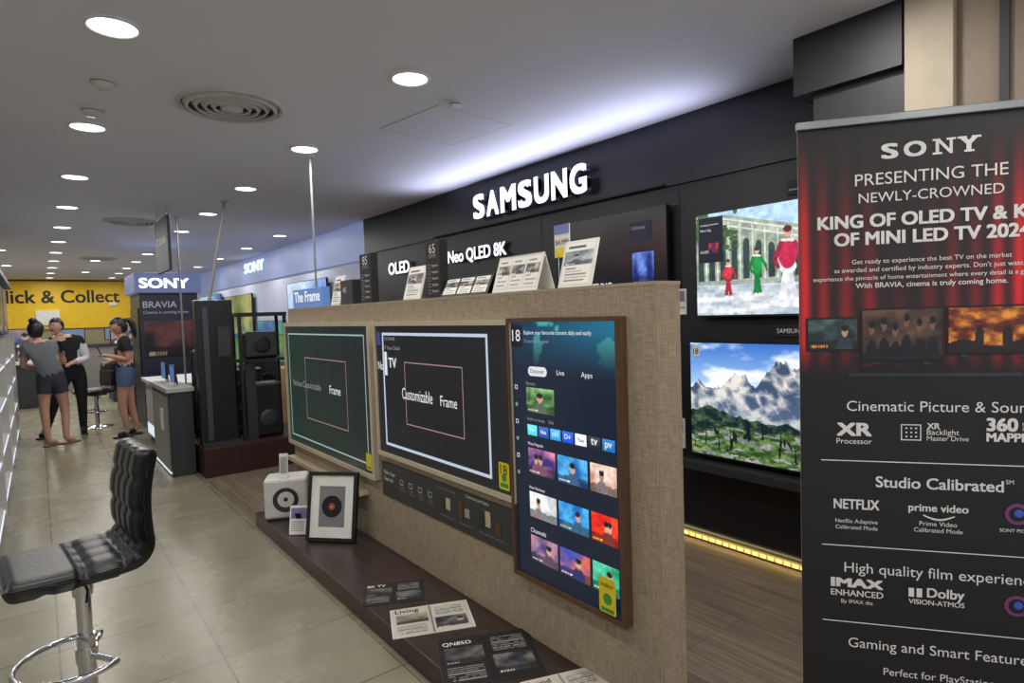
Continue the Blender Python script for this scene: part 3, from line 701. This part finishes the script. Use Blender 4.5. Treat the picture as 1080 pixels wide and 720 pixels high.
bt("360",1.150,.08,bold=.04,x=.51,al='LEFT'); bt("MAPPING",1.118,.15,bold=.04,x=.51,al='LEFT'); bt("SPATIAL\nSOUND",1.165,.05,x=.60,al='LEFT')
b.quad(.06,.73,1.044,1.047,z,printwhite,bm_)
bt("Studio Calibrated",.965,.34,bold=.018); bt("SM",.99,.02,x=.57)
bt("NETFLIX",.890,.13,bold=.03,x=.160,h=.032); bt("Netflix Adaptive",.845,.12,x=.160); bt("Calibrated Mode",.825,.12,x=.160)
bt("prime video",.895,.16,x=.385,bold=.02); b.add([(.345+.012*k,.885-.012*math.sin(math.pi*k/7),z) for k in range(8)]+[(.345+.012*k,.881-.014*math.sin(math.pi*k/7),z) for k in range(7,-1,-1)],[tuple(range(15,-1,-1))],printwhite,bm_)
bt("Prime Video",.850,.10,x=.385); bt("Calibrated Mode",.830,.13,x=.385)
for yy in (.90,.62):
    b.disc(.59,yy,z,.032,M_("logo_ring",rgb(120,60,110),.4),bm_,28); b.disc(.59,yy,z+.001,.022,printblack,bm_,24); b.disc(.593,yy+.003,z+.0015,.012,M_("logo_core",rgb(60,90,190),.4),bm_,16)
bt("PICTURES CORE",.89,.08,x=.64,al='LEFT'); bt("SONY PICTURES CORE",.845,.15,x=.62)
b.quad(.06,.73,.769,.772,z,printwhite,bm_)
bt("High quality film experience",.685,.52)
bt("IMAX",.635,.15,bold=.05,x=.160,h=.030); bt("ENHANCED",.607,.15,x=.160,bold=.015); bt("By IMAX dts",.583,.09,x=.160)
b.quad(.305,.32,.622,.65,z,printwhite,bm_); b.quad(.327,.342,.622,.65,z,printwhite,bm_); bt("Dolby",.625,.10,x=.355,al='LEFT',bold=.025); bt("VISION-ATMOS",.60,.15,x=.305,al='LEFT',bold=.015)
bt("PICTURES CORE",.61,.08,x=.64,al='LEFT')
b.quad(.06,.73,.52,.523,z,printwhite,bm_)
bt("Gaming and Smart Features",.44,.50); bt("Perfect for PlayStation",.36,.30)
b.done()

# ================================================================ STOOLS
def stool(loc,yaw,sh=.67,foot=.285,name="bar_stool"):
    b=B(name); m=T(*loc)@RZ(yaw)
    prof=[]
    for t in np.linspace(0,1,9): prof.append((.25-.38*t, sh-.06-.008*math.sin(t*3.14)))
    for k in range(1,7):
        a=math.radians(90*k/6); prof.append((-.13-.055*math.sin(a), sh-.06+.06*(1-math.cos(a))))
    for t in np.linspace(.1,1,9): prof.append((-.185-.035*t+.020*math.sin(t*3.14), sh+.0+.365*t))
    n=len(prof); NW=41; half=.205
    P=[Vector((p[0],0,p[1])) for p in prof]
    N=[]
    for i in range(n):
        d=(P[min(i+1,n-1)]-P[max(i-1,0)]).normalized(); q=Vector((-d.z,0,d.x))
        if not(q.z>.3 or (q.z<=.3 and q.x>0)): q=-q
        N.append(q)
    arc=[0]
    for i in range(1,n): arc.append(arc[-1]+(P[i]-P[i-1]).length)
    L=arc[-1]; NS=90; P2=[];N2=[];A2=[]
    for k in range(NS):
        a=L*k/(NS-1); i=max(j for j in range(n) if arc[j]<=a+1e-9); i=min(i,n-2); t=(a-arc[i])/(arc[i+1]-arc[i])
        P2.append(P[i].lerp(P[i+1],t)); N2.append(N[i].lerp(N[i+1],t).normalized()); A2.append(a)
    def side(th,quilt):
        vs=[]
        for i in range(NS):
            q=min(A2[i],L-A2[i]); endr=math.sqrt(max(0,1-(1-min(1,q/.04))**2))
            for j in range(NW):
                s_=-1+2*j/(NW-1); edge=math.sqrt(max(0,1-max(0,(abs(s_)-.84)/.16)**2))
                w=half*(1-.08*max(0,(A2[i]-.45)/.4))
                pad=th*(.25+.75*edge*endr)
                if quilt: pad-= .009*(abs(math.cos(s_*math.pi*2.0))**10) + .009*(abs(math.cos(A2[i]/.12*math.pi))**10)
                q3=P2[i]+N2[i]*pad*(1 if quilt else -1); vs.append((q3.x,s_*w,q3.z))
        return vs
    top=side(.042,True); bot=side(.038,False)
    fs=[(i*NW+j,i*NW+j+1,(i+1)*NW+j+1,(i+1)*NW+j) for i in range(NS-1) for j in range(NW-1)]
    o=NS*NW; fb=[tuple(o+k for k in reversed(f)) for f in fs]; rim=[]
    for i in range(NS-1):
        for j in (0,NW-1): rim.append((i*NW+j,(i+1)*NW+j,o+(i+1)*NW+j,o+i*NW+j))
    for j in range(NW-1):
        for i in (0,NS-1): rim.append((i*NW+j,i*NW+j+1,o+i*NW+j+1,o+i*NW+j))
    b.add(top+bot,fs+fb+rim,leather,m,True)
    b.box((0,0,sh-.115),(.22,.22,.035),blackm,m,bev=.008)
    b.cyl((0,0,.02),(0,0,foot+.08),.031,.031,chrome,24,m); b.cyl((0,0,foot+.08),(0,0,sh-.12),.026,.026,chrome,24,m); b.cyl((0,0,sh-.20),(0,0,sh-.12),.034,.04,chrome,24,m)
    b.lathe([(.0005,.035),(.03,.034),(.06,.022),(.19,.012),(.205,.004),(.205,0)],chrome,m,40)
    pts=[(.04+.19*math.cos(t),.19*math.sin(t),foot) for t in np.linspace(-2.2,2.2,30)]
    pts=[(0,0,foot)]+[(-.06,-.12,foot)]+pts+[(-.06,.12,foot)]+[(0,0,foot)]
    b.tube(pts,.012,chrome,10,m); b.cyl((0,0,foot-.03),(0,0,foot+.03),.038,.038,chrome,24,m)
    b.tube([(0,.04,sh-.14),(0,.12,sh-.15),(.02,.22,sh-.16)],.006,chrome,8,m)
    return b.done()
stool((.085,2.90,0),math.degrees(math.atan2(-.10,-1)),.70,.262)
stool((.66,11.3,0),200,.62,.25)

# ================================================================ PEOPLE
def skinbody(verts,edges,radii):
    me=bpy.data.meshes.new("sk"); me.from_pydata(verts,edges,[]); ob=bpy.data.objects.new("sk",me); COL.objects.link(ob)
    ob.modifiers.new("s",'SKIN'); sd=ob.modifiers.new("u",'SUBSURF'); sd.levels=2; sd.render_levels=2
    sv=me.skin_vertices[0].data
    for i,r in enumerate(radii): sv[i].radius=r if isinstance(r,tuple) else (r,r)
    sv[0].use_root=True
    bpy.context.view_layer.update()
    ev=ob.evaluated_get(bpy.context.evaluated_depsgraph_get()).to_mesh()
    V=[v.co.copy() for v in ev.vertices]; Fc=[list(p.vertices) for p in ev.polygons]; Nn=[v.normal.copy() for v in ev.vertices]
    bpy.data.objects.remove(ob); bpy.data.meshes.remove(me)
    return V,Fc,Nn
def person(name,loc,face,J,outfit,hair='bun',skinmat=skin,hold=None):
    names=['pelvis','spine','chest','neck','head0','shL','elL','wrL','paL','shR','elR','wrR','paR','hipL','knL','anL','toL','hipR','knR','anR','toR']
    for s_ in 'LR':
        w=Vector(J['wr'+s_]); e=Vector(J['el'+s_]); J['pa'+s_]=tuple(w+(w-e).normalized()*.075)
    idx={k:i for i,k in enumerate(names)}
    E=[('pelvis','spine'),('spine','chest'),('chest','neck'),('neck','head0')]
    for s_ in 'LR': E+=[('chest','sh'+s_),('sh'+s_,'el'+s_),('el'+s_,'wr'+s_),('wr'+s_,'pa'+s_),('pelvis','hip'+s_),('hip'+s_,'kn'+s_),('kn'+s_,'an'+s_),('an'+s_,'to'+s_)]
    g=outfit.get('girth',1.0)
    rad={'pelvis':.125*g,'spine':.105*g,'chest':.125*g,'neck':.052,'head0':.05,'sh':.058*g,'el':.042,'wr':.027,'pa':.03,'hip':.092*g,'kn':.056,'an':.036,'to':.036}
    R_=[rad.get(k,rad.get(k[:-1])) for k in names]
    V,Fc,Nn=skinbody([J[k] for k in names],[(idx[a],idx[c]) for a,c in E],R_)
    segs=[(Vector(J[a]),Vector(J[c]),a,c,rad.get(a,rad.get(a[:-1]))) for a,c in E]
    def region(p):
        best=None
        for (a,c,na,nc,r) in segs:
            d=c-a; t=max(0,min(1,(p-a).dot(d)/d.length_squared)); dist=(p-(a+d*t)).length-r*.5
            if best is None or dist<best[0]: best=(dist,na,nc,t)
        _,na,nc,t=best
        if na in('pelvis',) and nc=='spine': return 'bot' if t<.25 else 'top'
        if na=='spine' : return 'top'
        if na=='chest' and nc=='neck': return 'top' if t<.62 else 'skin'
        if na=='neck': return 'skin'
        if na=='chest': return 'top'
        if na.startswith('sh'): return 'sleeve' if t<outfit.get('sleeve',.5) else 'skin'
        if na.startswith('el'): return 'sleeve' if outfit.get('sleeve',.5)>1 and t<.85 else 'skin'
        if na.startswith('wr'): return 'skin'
        if na=='pelvis': return 'bot'
        if na.startswith('hip'): return 'bot' if t<outfit.get('leg',.4) else 'skin'
        if na.startswith('kn'): return 'bot' if outfit.get('leg',.4)>1 else 'skin'
        if na.startswith('an'): return 'shoe'
        return 'skin'
    mm={'top':outfit['top'],'sleeve':outfit.get('sleevemat',outfit['top']),'bot':outfit['bot'],'skin':skinmat,'shoe':outfit['shoe']}
    regs=[region(sum((V[i] for i in f),Vector())/len(f)) for f in Fc]
    off={}
    for f,r in zip(Fc,regs):
        d={'top':.014,'sleeve':.014,'bot':.012,'shoe':.006}.get(r,0)
        for i in f: off[i]=max(off.get(i,0),d)
    V2=[V[i]+Nn[i]*off.get(i,0) for i in range(len(V))]
    for i in range(len(V2)):
        if V2[i].z<.004: V2[i].z=.004
    b=B(name); mat_=T(*loc)
    for r in sorted(set(regs)): b.add(V2,[f for f,q in zip(Fc,regs) if q==r],mm[r],mat_,True)
    for s_ in 'LR':
        a=Vector(J['an'+s_]); t=Vector(J['to'+s_]); d=Vector((t.x-a.x,t.y-a.y,0)).normalized()
        c=(a+t)/2; b.box((0,0,.012),(.24,.085,.024),outfit.get('sole',outfit['shoe']),mat_@T(c.x,c.y,0)@RZ(math.degrees(math.atan2(d.y,d.x))),bev=.01)
    for s_ in 'LR':
        w=Vector(J['wr'+s_]); p=Vector(J['pa'+s_]); d=(p-w).normalized(); side=d.cross(Vector((0,0,1)))
        if side.length<.2: side=Vector((*face,0)).cross(d)
        side.normalize(); dn=side.cross(d).normalized()
        if dn.z>0: dn=-dn
        for k in range(4):
            o=p+side*(-.027+.018*k)-d*.01; ln=(.058,.068,.064,.050)[k]
            b.tube([o,o+d*ln*.45+dn*.004,o+d*ln*.75+dn*.018,o+d*ln*.9+dn*.036],[.0095,.009,.008,.006],skinmat,8,mat_)
        o=w+d*.025-side*.022; b.tube([o,o-side*.025+d*.025,o-side*.03+d*.05+dn*.01],[.011,.0105,.007],skinmat,8,mat_)
    fx,fy=face; yaw=math.degrees(math.atan2(fy,fx)); h0=Vector(J['head0']); hc=h0+Vector((fx*.02,fy*.02,.085))
    tilt=outfit.get('tilt',0)
    hm=mat_@T(*hc)@RZ(yaw)@RY(tilt)
    def shp(q):
        if q.z<0: q=Vector((q.x*(1-.10*abs(q.z)/.11),q.y*(1-.28*abs(q.z)/.11),q.z))
        return q
    b.sph((0,0,0),(.094,.075,.115),skinmat,hm,24,16,shp)
    b.sph((.095,0,-.012),(.017,.013,.024),skinmat,hm,10,8); b.sph((.083,0,-.055),(.012,.024,.008),lip,hm,10,6); b.sph((.07,0,-.095),(.02,.022,.018),skinmat,hm,10,6)
    for q in(-1,1):
        b.sph((.083,q*.030,.012),(.008,.014,.007),printwhite,hm,8,6); b.sph((.088,q*.030,.012),(.005,.006,.006),eye,hm,8,6); b.box((.088,q*.031,.033),(.006,.032,.006),hairm,hm,bev=.002)
        b.sph((0,q*.076,-.008),(.018,.010,.030),skinmat,hm,10,8)
    bmh=bmesh.new(); bmesh.ops.create_uvsphere(bmh,u_segments=28,v_segments=20,radius=1)
    for v in bmh.verts: v.co=Vector((v.co.x*.106-.008,v.co.y*.088,v.co.z*.126+.006))
    low=-.10 if hair!='short' else -.055
    kill=[v for v in bmh.verts if (v.co.x>.03 and v.co.z<.055) or v.co.z<low or (v.co.x>.0 and v.co.z<.0)]
    bmesh.ops.delete(bmh,geom=kill,context='VERTS'); b.bm(bmh,hairm,hm,True)
    if hair=='bun': b.sph((-.06,0,.12),(.05,.048,.045),hairm,hm,14,10)
    if hair=='pony': b.tube([(-.09,0,.06),(-.15,0,.05),(-.17,0,-.03),(-.155,0,-.14),(-.14,0,-.22)],[.025,.036,.038,.03,.008],hairm,10,hm); b.sph((-.10,0,.06),(.025,.025,.025),hairm,hm,10,8)
    if hold=='phone':
        p=Vector(J['paL']); b.box((0,0,0),(.012,.075,.15),blackm,mat_@T(p.x-.03,p.y,p.z+.05)@RY(-20),bev=.004)
    return b.done()
person("woman_in_grey_tee",(.10,10.0,0),(.45,.89),{
 'pelvis':(.02,0,.92),'spine':(-.02,.0,1.06),'chest':(-.06,.0,1.24),'neck':(-.10,.02,1.39),'head0':(-.115,.03,1.44),
 'shL':(-.22,.0,1.31),'elL':(-.27,.08,1.07),'wrL':(-.14,.25,1.03),'shR':(.08,0,1.31),'elR':(.16,.06,1.08),'wrR':(.14,.25,1.14),
 'hipL':(-.06,0,.84),'knL':(-.08,-.02,.46),'anL':(-.06,-.06,.07),'toL':(.02,.04,.035),
 'hipR':(.09,.02,.84),'knR':(.14,.05,.46),'anR':(.13,.0,.07),'toR':(.22,.08,.035)},
 {'top':tee,'bot':darkdenim,'shoe':skin,'sole':M_("tan_sandal",rgb(120,90,70),.6),'sleeve':.5,'leg':.42},hair='bun')
person("man_in_black_vest",(.36,10.80,0),(-.55,-.83),{
 'pelvis':(0,0,.93),'spine':(-.02,0,1.08),'chest':(-.05,-.01,1.28),'neck':(-.11,-.03,1.43),'head0':(-.135,-.04,1.48),
 'shL':(.12,0,1.36),'elL':(.19,-.06,1.09),'wrL':(.02,-.24,1.05),'shR':(-.22,0,1.35),'elR':(-.28,-.08,1.09),'wrR':(-.16,-.26,1.08),
 'hipL':(.09,0,.86),'knL':(.10,-.03,.48),'anL':(.10,.02,.08),'toL':(.10,-.12,.04),
 'hipR':(-.09,0,.86),'knR':(-.22,-.05,.48),'anR':(-.34,.02,.08),'toR':(-.40,-.10,.04)},
 {'top':blacktop,'sleevemat':whiteshirt,'bot':blacktop,'shoe':blackm,'sleeve':1.5,'leg':1.5,'girth':1.08},hair='short',skinmat=skin2)
person("woman_in_black_top",(.92,10.0,0),(-1,-.1),{
 'pelvis':(.02,0,.93),'spine':(.035,.0,1.07),'chest':(.03,.0,1.25),'neck':(.01,.0,1.40),'head0':(-.01,.0,1.45),
 'shL':(.02,-.15,1.32),'elL':(.05,-.17,1.08),'wrL':(-.17,-.11,1.14),'shR':(.03,.15,1.32),'elR':(.06,.17,1.08),'wrR':(-.12,.12,1.05),
 'hipL':(.0,-.08,.85),'knL':(-.05,-.08,.47),'anL':(.0,-.08,.07),'toL':(-.12,-.10,.035),
 'hipR':(.04,.08,.85),'knR':(.07,.08,.47),'anR':(.13,.08,.08),'toR':(.02,.07,.035)},
 {'top':blacktop,'bot':denim,'shoe':blackm,'sleeve':.55,'leg':.40,'tilt':18},hair='pony',hold='phone')

# ================================================================ MIDDLE / FAR STORE
b=B("display_counter"); litfront=M_("lit_counter_front",rgb(225,232,245),emis=.9)
b.bx(1.10,1.65,8.05,9.4,.10,.80,offwhite,bev=.01); b.bx(1.06,1.69,8.03,9.44,.80,.85,white,bev=.008); b.bx(1.13,1.6,8.06,9.37,0,.1,darkgrey)
b.bx(1.096,1.10,8.05,9.35,.12,.26,litfront); b.bx(1.09,1.10,8.5,8.7,.42,.62,yellowlabel); b.bx(1.085,1.10,8.53,8.67,.45,.52,printblack); b.done()
b=B("demo_kiosk"); b.bx(1.0,1.22,6.9,8.0,0,.86,M_("kiosk_dark",rgb(44,50,50),.35),bev=.01); b.bx(.992,1.0,6.95,7.95,.05,.80,M_("kiosk_green",rgb(110,122,118),.3)); b.bx(.988,1.0,6.95,7.95,.03,.05,litfront); b.bx(.98,1.23,6.87,8.0,.86,.90,M_("kiosk_top",rgb(170,170,170),.3))
b.box((.988,7.3,.55),(.006,.16,.22),printwhite); b.done()
b=B("demo_tablet")
for y in (7.2,7.75): 
    b.box((1.10,y,1.03),(.02,.26,.18),black,bev=.004); b.cyl((1.12,y,.90),(1.12,y,1.0),.02,.015,chrome,14); b.box((1.088,y,1.03),(.004,.24,.16),M_("tablet_screen",rgb(90,130,190),emis=.5))
b.done()
b=B("tall_display_panel"); b.bx(1.25,1.60,6.72,6.84,.31,1.78,black,bev=.01); b.bx(1.31,1.36,6.70,6.72,.35,1.70,M_("panel_highlight",rgb(66,68,76),.25)); b.box((1.5,6.705,1.35),(.12,.01,.3),darkgrey); b.bx(1.25,1.6,6.66,6.90,.301,.33,darkgrey); b.done()
b=B("speaker_plinth"); b.bx(1.24,2.35,6.6,7.9,0,.29,redwood,bev=.006); b.bx(1.24,2.35,6.6,7.9,.29,.30,M_("plinth_top",rgb(60,34,34),.5)); b.done()
for (x,y,h) in ((1.85,7.25,.72),(2.15,7.55,.78),(1.5,7.55,.95)):
    b=B("party_speaker"); m=T(x,y,.301)@RZ(-18)
    b.box((0,0,h/2),(.30,.28,h),black,m,bev=.03,smooth=False); b.box((0,-.14,h/2),(.25,.012,h*.88),darkgrey,m,bev=.004)
    for k,zz in enumerate((h*.28,h*.66)):
        fm=m@frameM((0,-.148,zz),(1,0,0),(0,0,1)); b.lathe([(.115,0),(.118,.01),(.105,.012),(.06,-.0),(.035,-.002),(.0005,.014)],blackm,fm); b.lathe([(.119,.002),(.122,.006),(.119,.01)],M_("speaker_ring",rgb(60,70,130),emis=.25) if k==0 else steel,fm)
    b.tube([(-.08,0,h),(-.08,0,h+.035),(.08,0,h+.035),(.08,0,h)],.012,blackm,8,m); b.done()
b=B("equipment_rack")
for x in(1.66,2.12):
    for y in (6.72,7.0): b.bx(x-.015,x+.015,y-.015,y+.015,.301,1.62,blackm)
b.bx(1.64,2.14,6.70,7.02,1.60,1.64,blackm); b.bx(1.64,2.14,6.70,7.02,1.12,1.15,blackm)
b.box((1.88,6.86,1.295),(.34,.22,.28),black,bev=.02); b.box((1.88,6.745,1.30),(.3,.01,.24),darkgrey); b.lathe([(.09,0),(.085,.012),(.05,0),(.0005,.012)],blackm,frameM((1.88,6.738,1.3),(1,0,0),(0,0,1)))
b.bx(1.70,1.80,6.74,6.78,.301,1.12,darkgrey); b.box((1.92,6.85,.60),(.30,.22,.58),black,bev=.03); b.lathe([(.10,0),(.10,.012),(.05,0),(.0005,.012)],darkgrey,frameM((1.92,6.738,.5),(1,0,0),(0,0,1))); b.done()
b=B("slanted_ceiling_pole"); b.cyl((1.40,6.78,1.78),(1.60,6.80,CZ),.016,.016,polem,12); b.cyl((1.60,6.8,CZ-.01),(1.6,6.8,CZ),.04,.04,offwhite,18); b.done()
b=B("ceiling_pole"); b.cyl((1.35,8.0,0),(1.35,8.0,CZ),.010,.010,polem,12); b.cyl((1.35,8.0,CZ-.01),(1.35,8.0,CZ),.03,.03,offwhite,16); b.done()
b=B("hanging_sign"); b.bx(1.13,1.16,7.25,8.05,2.12,2.70,darkgrey,bev=.004)
b.text("TV & Audio",.1,.3,.002,1,printwhite,frameM((1.128,8.05,2.12),(0,-1,0),(0,0,1)),width=.6)
for y in(7.35,7.95): b.cyl((1.145,y,2.70),(1.145,y,CZ),.006,.006,steel,8)
b.done()
b=B("brand_booth"); nav=M_("booth_navy",rgb(34,38,54),.4)
b.bx(1.22,2.0,10.5,11.6,0,2.02,nav); b.bx(1.16,2.05,10.44,11.66,2.02,2.32,M_("booth_fascia_lit",rgb(112,124,172),emis=.45),bev=.01)
m=frameM((1.22,10.435,2.09),(1,0,0),(0,0,1)); b.text("SONY",0,0,0,1,glowwhite,m,ext=.01,bold=.03,width=.66,height=.15)
m=frameM((1.26,10.497,1.80),(1,0,0),(0,0,1)); b.text("BRAVIA",0,0,0,1,textgrey,m,width=.45,bold=.01); b.text("Cinema is coming home",0,-.09,0,1,textgrey,m,width=.6)
b.picture(.0,.70,-.75,-.2,.001,40,30,thumb(4,((.12,.10,.16),(.45,.25,.25),(.7,.6,.5)),False),screen_dim,m)
b.bx(1.2,1.22,10.6,11.5,.8,1.8,black); b.done()
b=B("wall_lettering_small"); b.text("SONY",0,0,0,1,glowblue,WF(13.0,2.50,.021),ext=.02,bold=.02,width=1.3,height=.20); b.done()
b=B("wall_light_fascia"); b.bx(FW-.01,FW+.02,7.36,19,2.30,2.79,M_("fascia_lit",rgb(150,165,215),emis=.42)); b.done()
for (y1,z0,W,H,s_,p) in ((8.35,.95,.95,.6,2,((.08,.1,.2),(.3,.2,.4),(.9,.9,1))),(10.35,1.15,1.75,1.0,5,((.35,.55,.85),(.75,.86,.97),(1,1,1))),(12.2,.6,1.6,.95,7,((.2,.3,.6),(.2,.6,.5),(.95,.9,.7))),(14.6,.9,2.1,1.2,8,((.2,.35,.2),(.6,.6,.4),(.9,.9,.85))),(17.2,1.0,2.2,1.2,9,((.1,.3,.6),(.6,.8,.9),(1,1,1)))):
    b,m=tv(y1,z0,W,H,thumb(s_,p,False),50,32,screen_m); b.done()
b=B("stacked_cartons")
for (x,y,z,sx,sy,sz) in ((2.75,8.3,0,.5,.7,.5),(2.72,8.25,.502,.45,.6,.42),(2.95,9.05,0,.5,.6,.75),(3.0,7.6,0,.35,.5,.6)):
    b.box((x,y,z+sz/2),(sx,sy,sz),card,bev=.006); b.box((x,y,z+sz+.001),(.05,sy,.002),M_("packing_tape",rgb(200,180,140),.3)); b.box((x-sx/2-.001,y+sy*.2,z+sz*.6),(.002,.14,.1),paper)
b.done()
for i,(x,y,s_,p) in enumerate(((2.68,10.1,3,((.1,.3,.2),(.4,.55,.3),(.9,.9,.6))),(2.68,12.4,6,((.5,.2,.3),(.2,.4,.7),(.95,.9,.9))))):
    b=B("television_on_stand"); b.bx(x-.35,x+.35,y-.25,y+.25,0,.55,black,bev=.01); b.bx(x-.5,x+.5,y-.02,y+.03,.68,1.32,black,bev=.005); b.bx(x-.2,x+.2,y-.1,y+.1,.55,.57,black); b.bx(x-.04,x+.04,y-.0,y+.03,.56,.7,black)
    b.picture(-.49,.49,.69,1.31,.0,40,26,thumb(s_,p,False),screen_m,frameM((x,y-.022,0),(1,0,0),(0,0,1))); b.done()
b=B("yellow_sign_wall"); b.bx(-2.0,2.25,19.9,20.1,1.52,2.76,yellowp); b.bx(-2.0,2.25,19.95,20.1,0,1.52,M_("yellow_lower",rgb(150,140,110),.6)); 
b.text("Click & Collect",0,0,0,1,printblack,frameM((-.90,19.895,2.19),(1,0,0),(0,0,1)),width=2.75,height=.34,bold=.02)
b.bx(.0,.5,19.86,19.9,1.62,2.0,printwhite); b.bx(1.6,1.75,19.86,19.9,2.1,2.2,printwhite); b.done()
b=B("service_counter"); b.bx(-1.2,2.2,18.4,18.9,0,1.05,M_("counter_grey",rgb(128,126,120),.5),bev=.01); b.bx(-1.25,2.25,18.35,18.95,1.05,1.1,darkgrey)
for x in(-.2,.7,1.6): b.box((x,18.6,1.35),(.5,.04,.32),black,bev=.006); b.box((x,18.62,1.15),(.06,.05,.12),black); b.box((x,18.577,1.35),(.46,.004,.28),M_("till_screen",rgb(120,140,170),emis=.5))
b.done()
for (x,y) in ((1.45,12.8),(1.5,15.2),(-.25,15.5)):
    b=B("product_island"); b.bx(x-.35,x+.35,y-.5,y+.5,0,.85,darkgrey,bev=.01); b.bx(x-.4,x+.4,y-.55,y+.55,.85,.9,offwhite,bev=.006)
    for k in range(3):
        b.box((x-.2+.2*k,y-.2,1.0),(.12,.12,.2),[black,white,midgrey][k],bev=.01); b.box((x-.1+.15*k,y+.25,1.06),(.1,.1,.32),[midgrey,black,offwhite][k],bev=.01)
    b.box((x,y+.05,1.35),(.6,.05,.4),black,bev=.006); b.box((x,y+.05,1.05),(.05,.05,.3),black); b.picture(-.28,.28,-.18,.18,0,24,16,thumb(x*3+y,((.2,.3,.5),(.6,.5,.5),(.9,.9,.9))),screen_m,frameM((x,y+.024,1.35),(1,0,0),(0,0,1)))
    b.done()
b=B("product_shelving"); sx0=-1.0; sx1=-.26
b.bx(sx0,sx1-.04,4.6,11.0,0,.12,midgrey)
for y in (4.6,6.2,7.8,9.4,11.0): b.bx(sx0,sx1,y-.02,y+.02,0,1.45,offwhite)
b.bx(sx0+.33,sx0+.37,4.6,11.0,.1,2.1,midgrey); b.bx(sx0,sx1+.01,4.58,11.02,2.1,2.15,M_("shelf_header",rgb(50,52,60),.4))
led=M_("shelf_led",rgb(225,235,255),emis=.9)
cols=[black,white,midgrey,M_("box_red",rgb(150,40,40),.5),M_("box_blue",rgb(60,90,150),.5),offwhite,darkgrey]
for zz in (.12,.50,.86,1.18):
    b.bx(sx0+.02,sx1-.02,4.6,11.0,zz,zz+.03,offwhite); b.bx(sx1-.02,sx1-.012,4.6,11.0,zz,zz+.012,led)
    y=4.7
    while y<10.8:
        w=random.uniform(.12,.3); h=random.uniform(.12,.24); b.box((sx1-.2,y+w/2,zz+.03+h/2),(.2,w*.85,h),random.choice(cols),bev=.008); y+=w+.06
for k in range(5):
    y0=4.7+k*1.27; b.bx(sx1-.10,sx1-.05,y0,y0+1.15,1.48,2.08,black)
    b.picture(0,1.11,0,.56,0,40,24,thumb(k+11,((.10,.14,.25),(.25,.35,.5),(.8,.8,.9)),False),screen_dim,frameM((sx1-.049,y0+.02,1.50),(0,1,0),(0,0,1)))
b.done()

# ================================================================ world, camera
w=bpy.data.worlds.new("world"); sc.world=w; w.use_nodes=True; bg=w.node_tree.nodes["Background"]; bg.inputs[0].default_value=(.80,.85,1,1); bg.inputs[1].default_value=1.15
f=640; th=math.radians(38.0); p=math.radians(2.73); ro=0.033
F=Vector((math.sin(th)*math.cos(p),math.cos(th)*math.cos(p),-math.sin(p)))
R0=Vector((math.cos(th),-math.sin(th),0)); U0=R0.cross(F)
R=R0*math.cos(ro)-U0*math.sin(ro); U=U0*math.cos(ro)+R0*math.sin(ro)
cd=bpy.data.cameras.new("camera"); cam=bpy.data.objects.new("camera",cd); COL.objects.link(cam)
cd.sensor_width=36; cd.lens=36*f/1080; cd.clip_start=.05; cd.clip_end=100
cam.matrix_world=Matrix(((R.x,U.x,-F.x,0),(R.y,U.y,-F.y,0),(R.z,U.z,-F.z,1.55),(0,0,0,1)))
sc.camera=cam
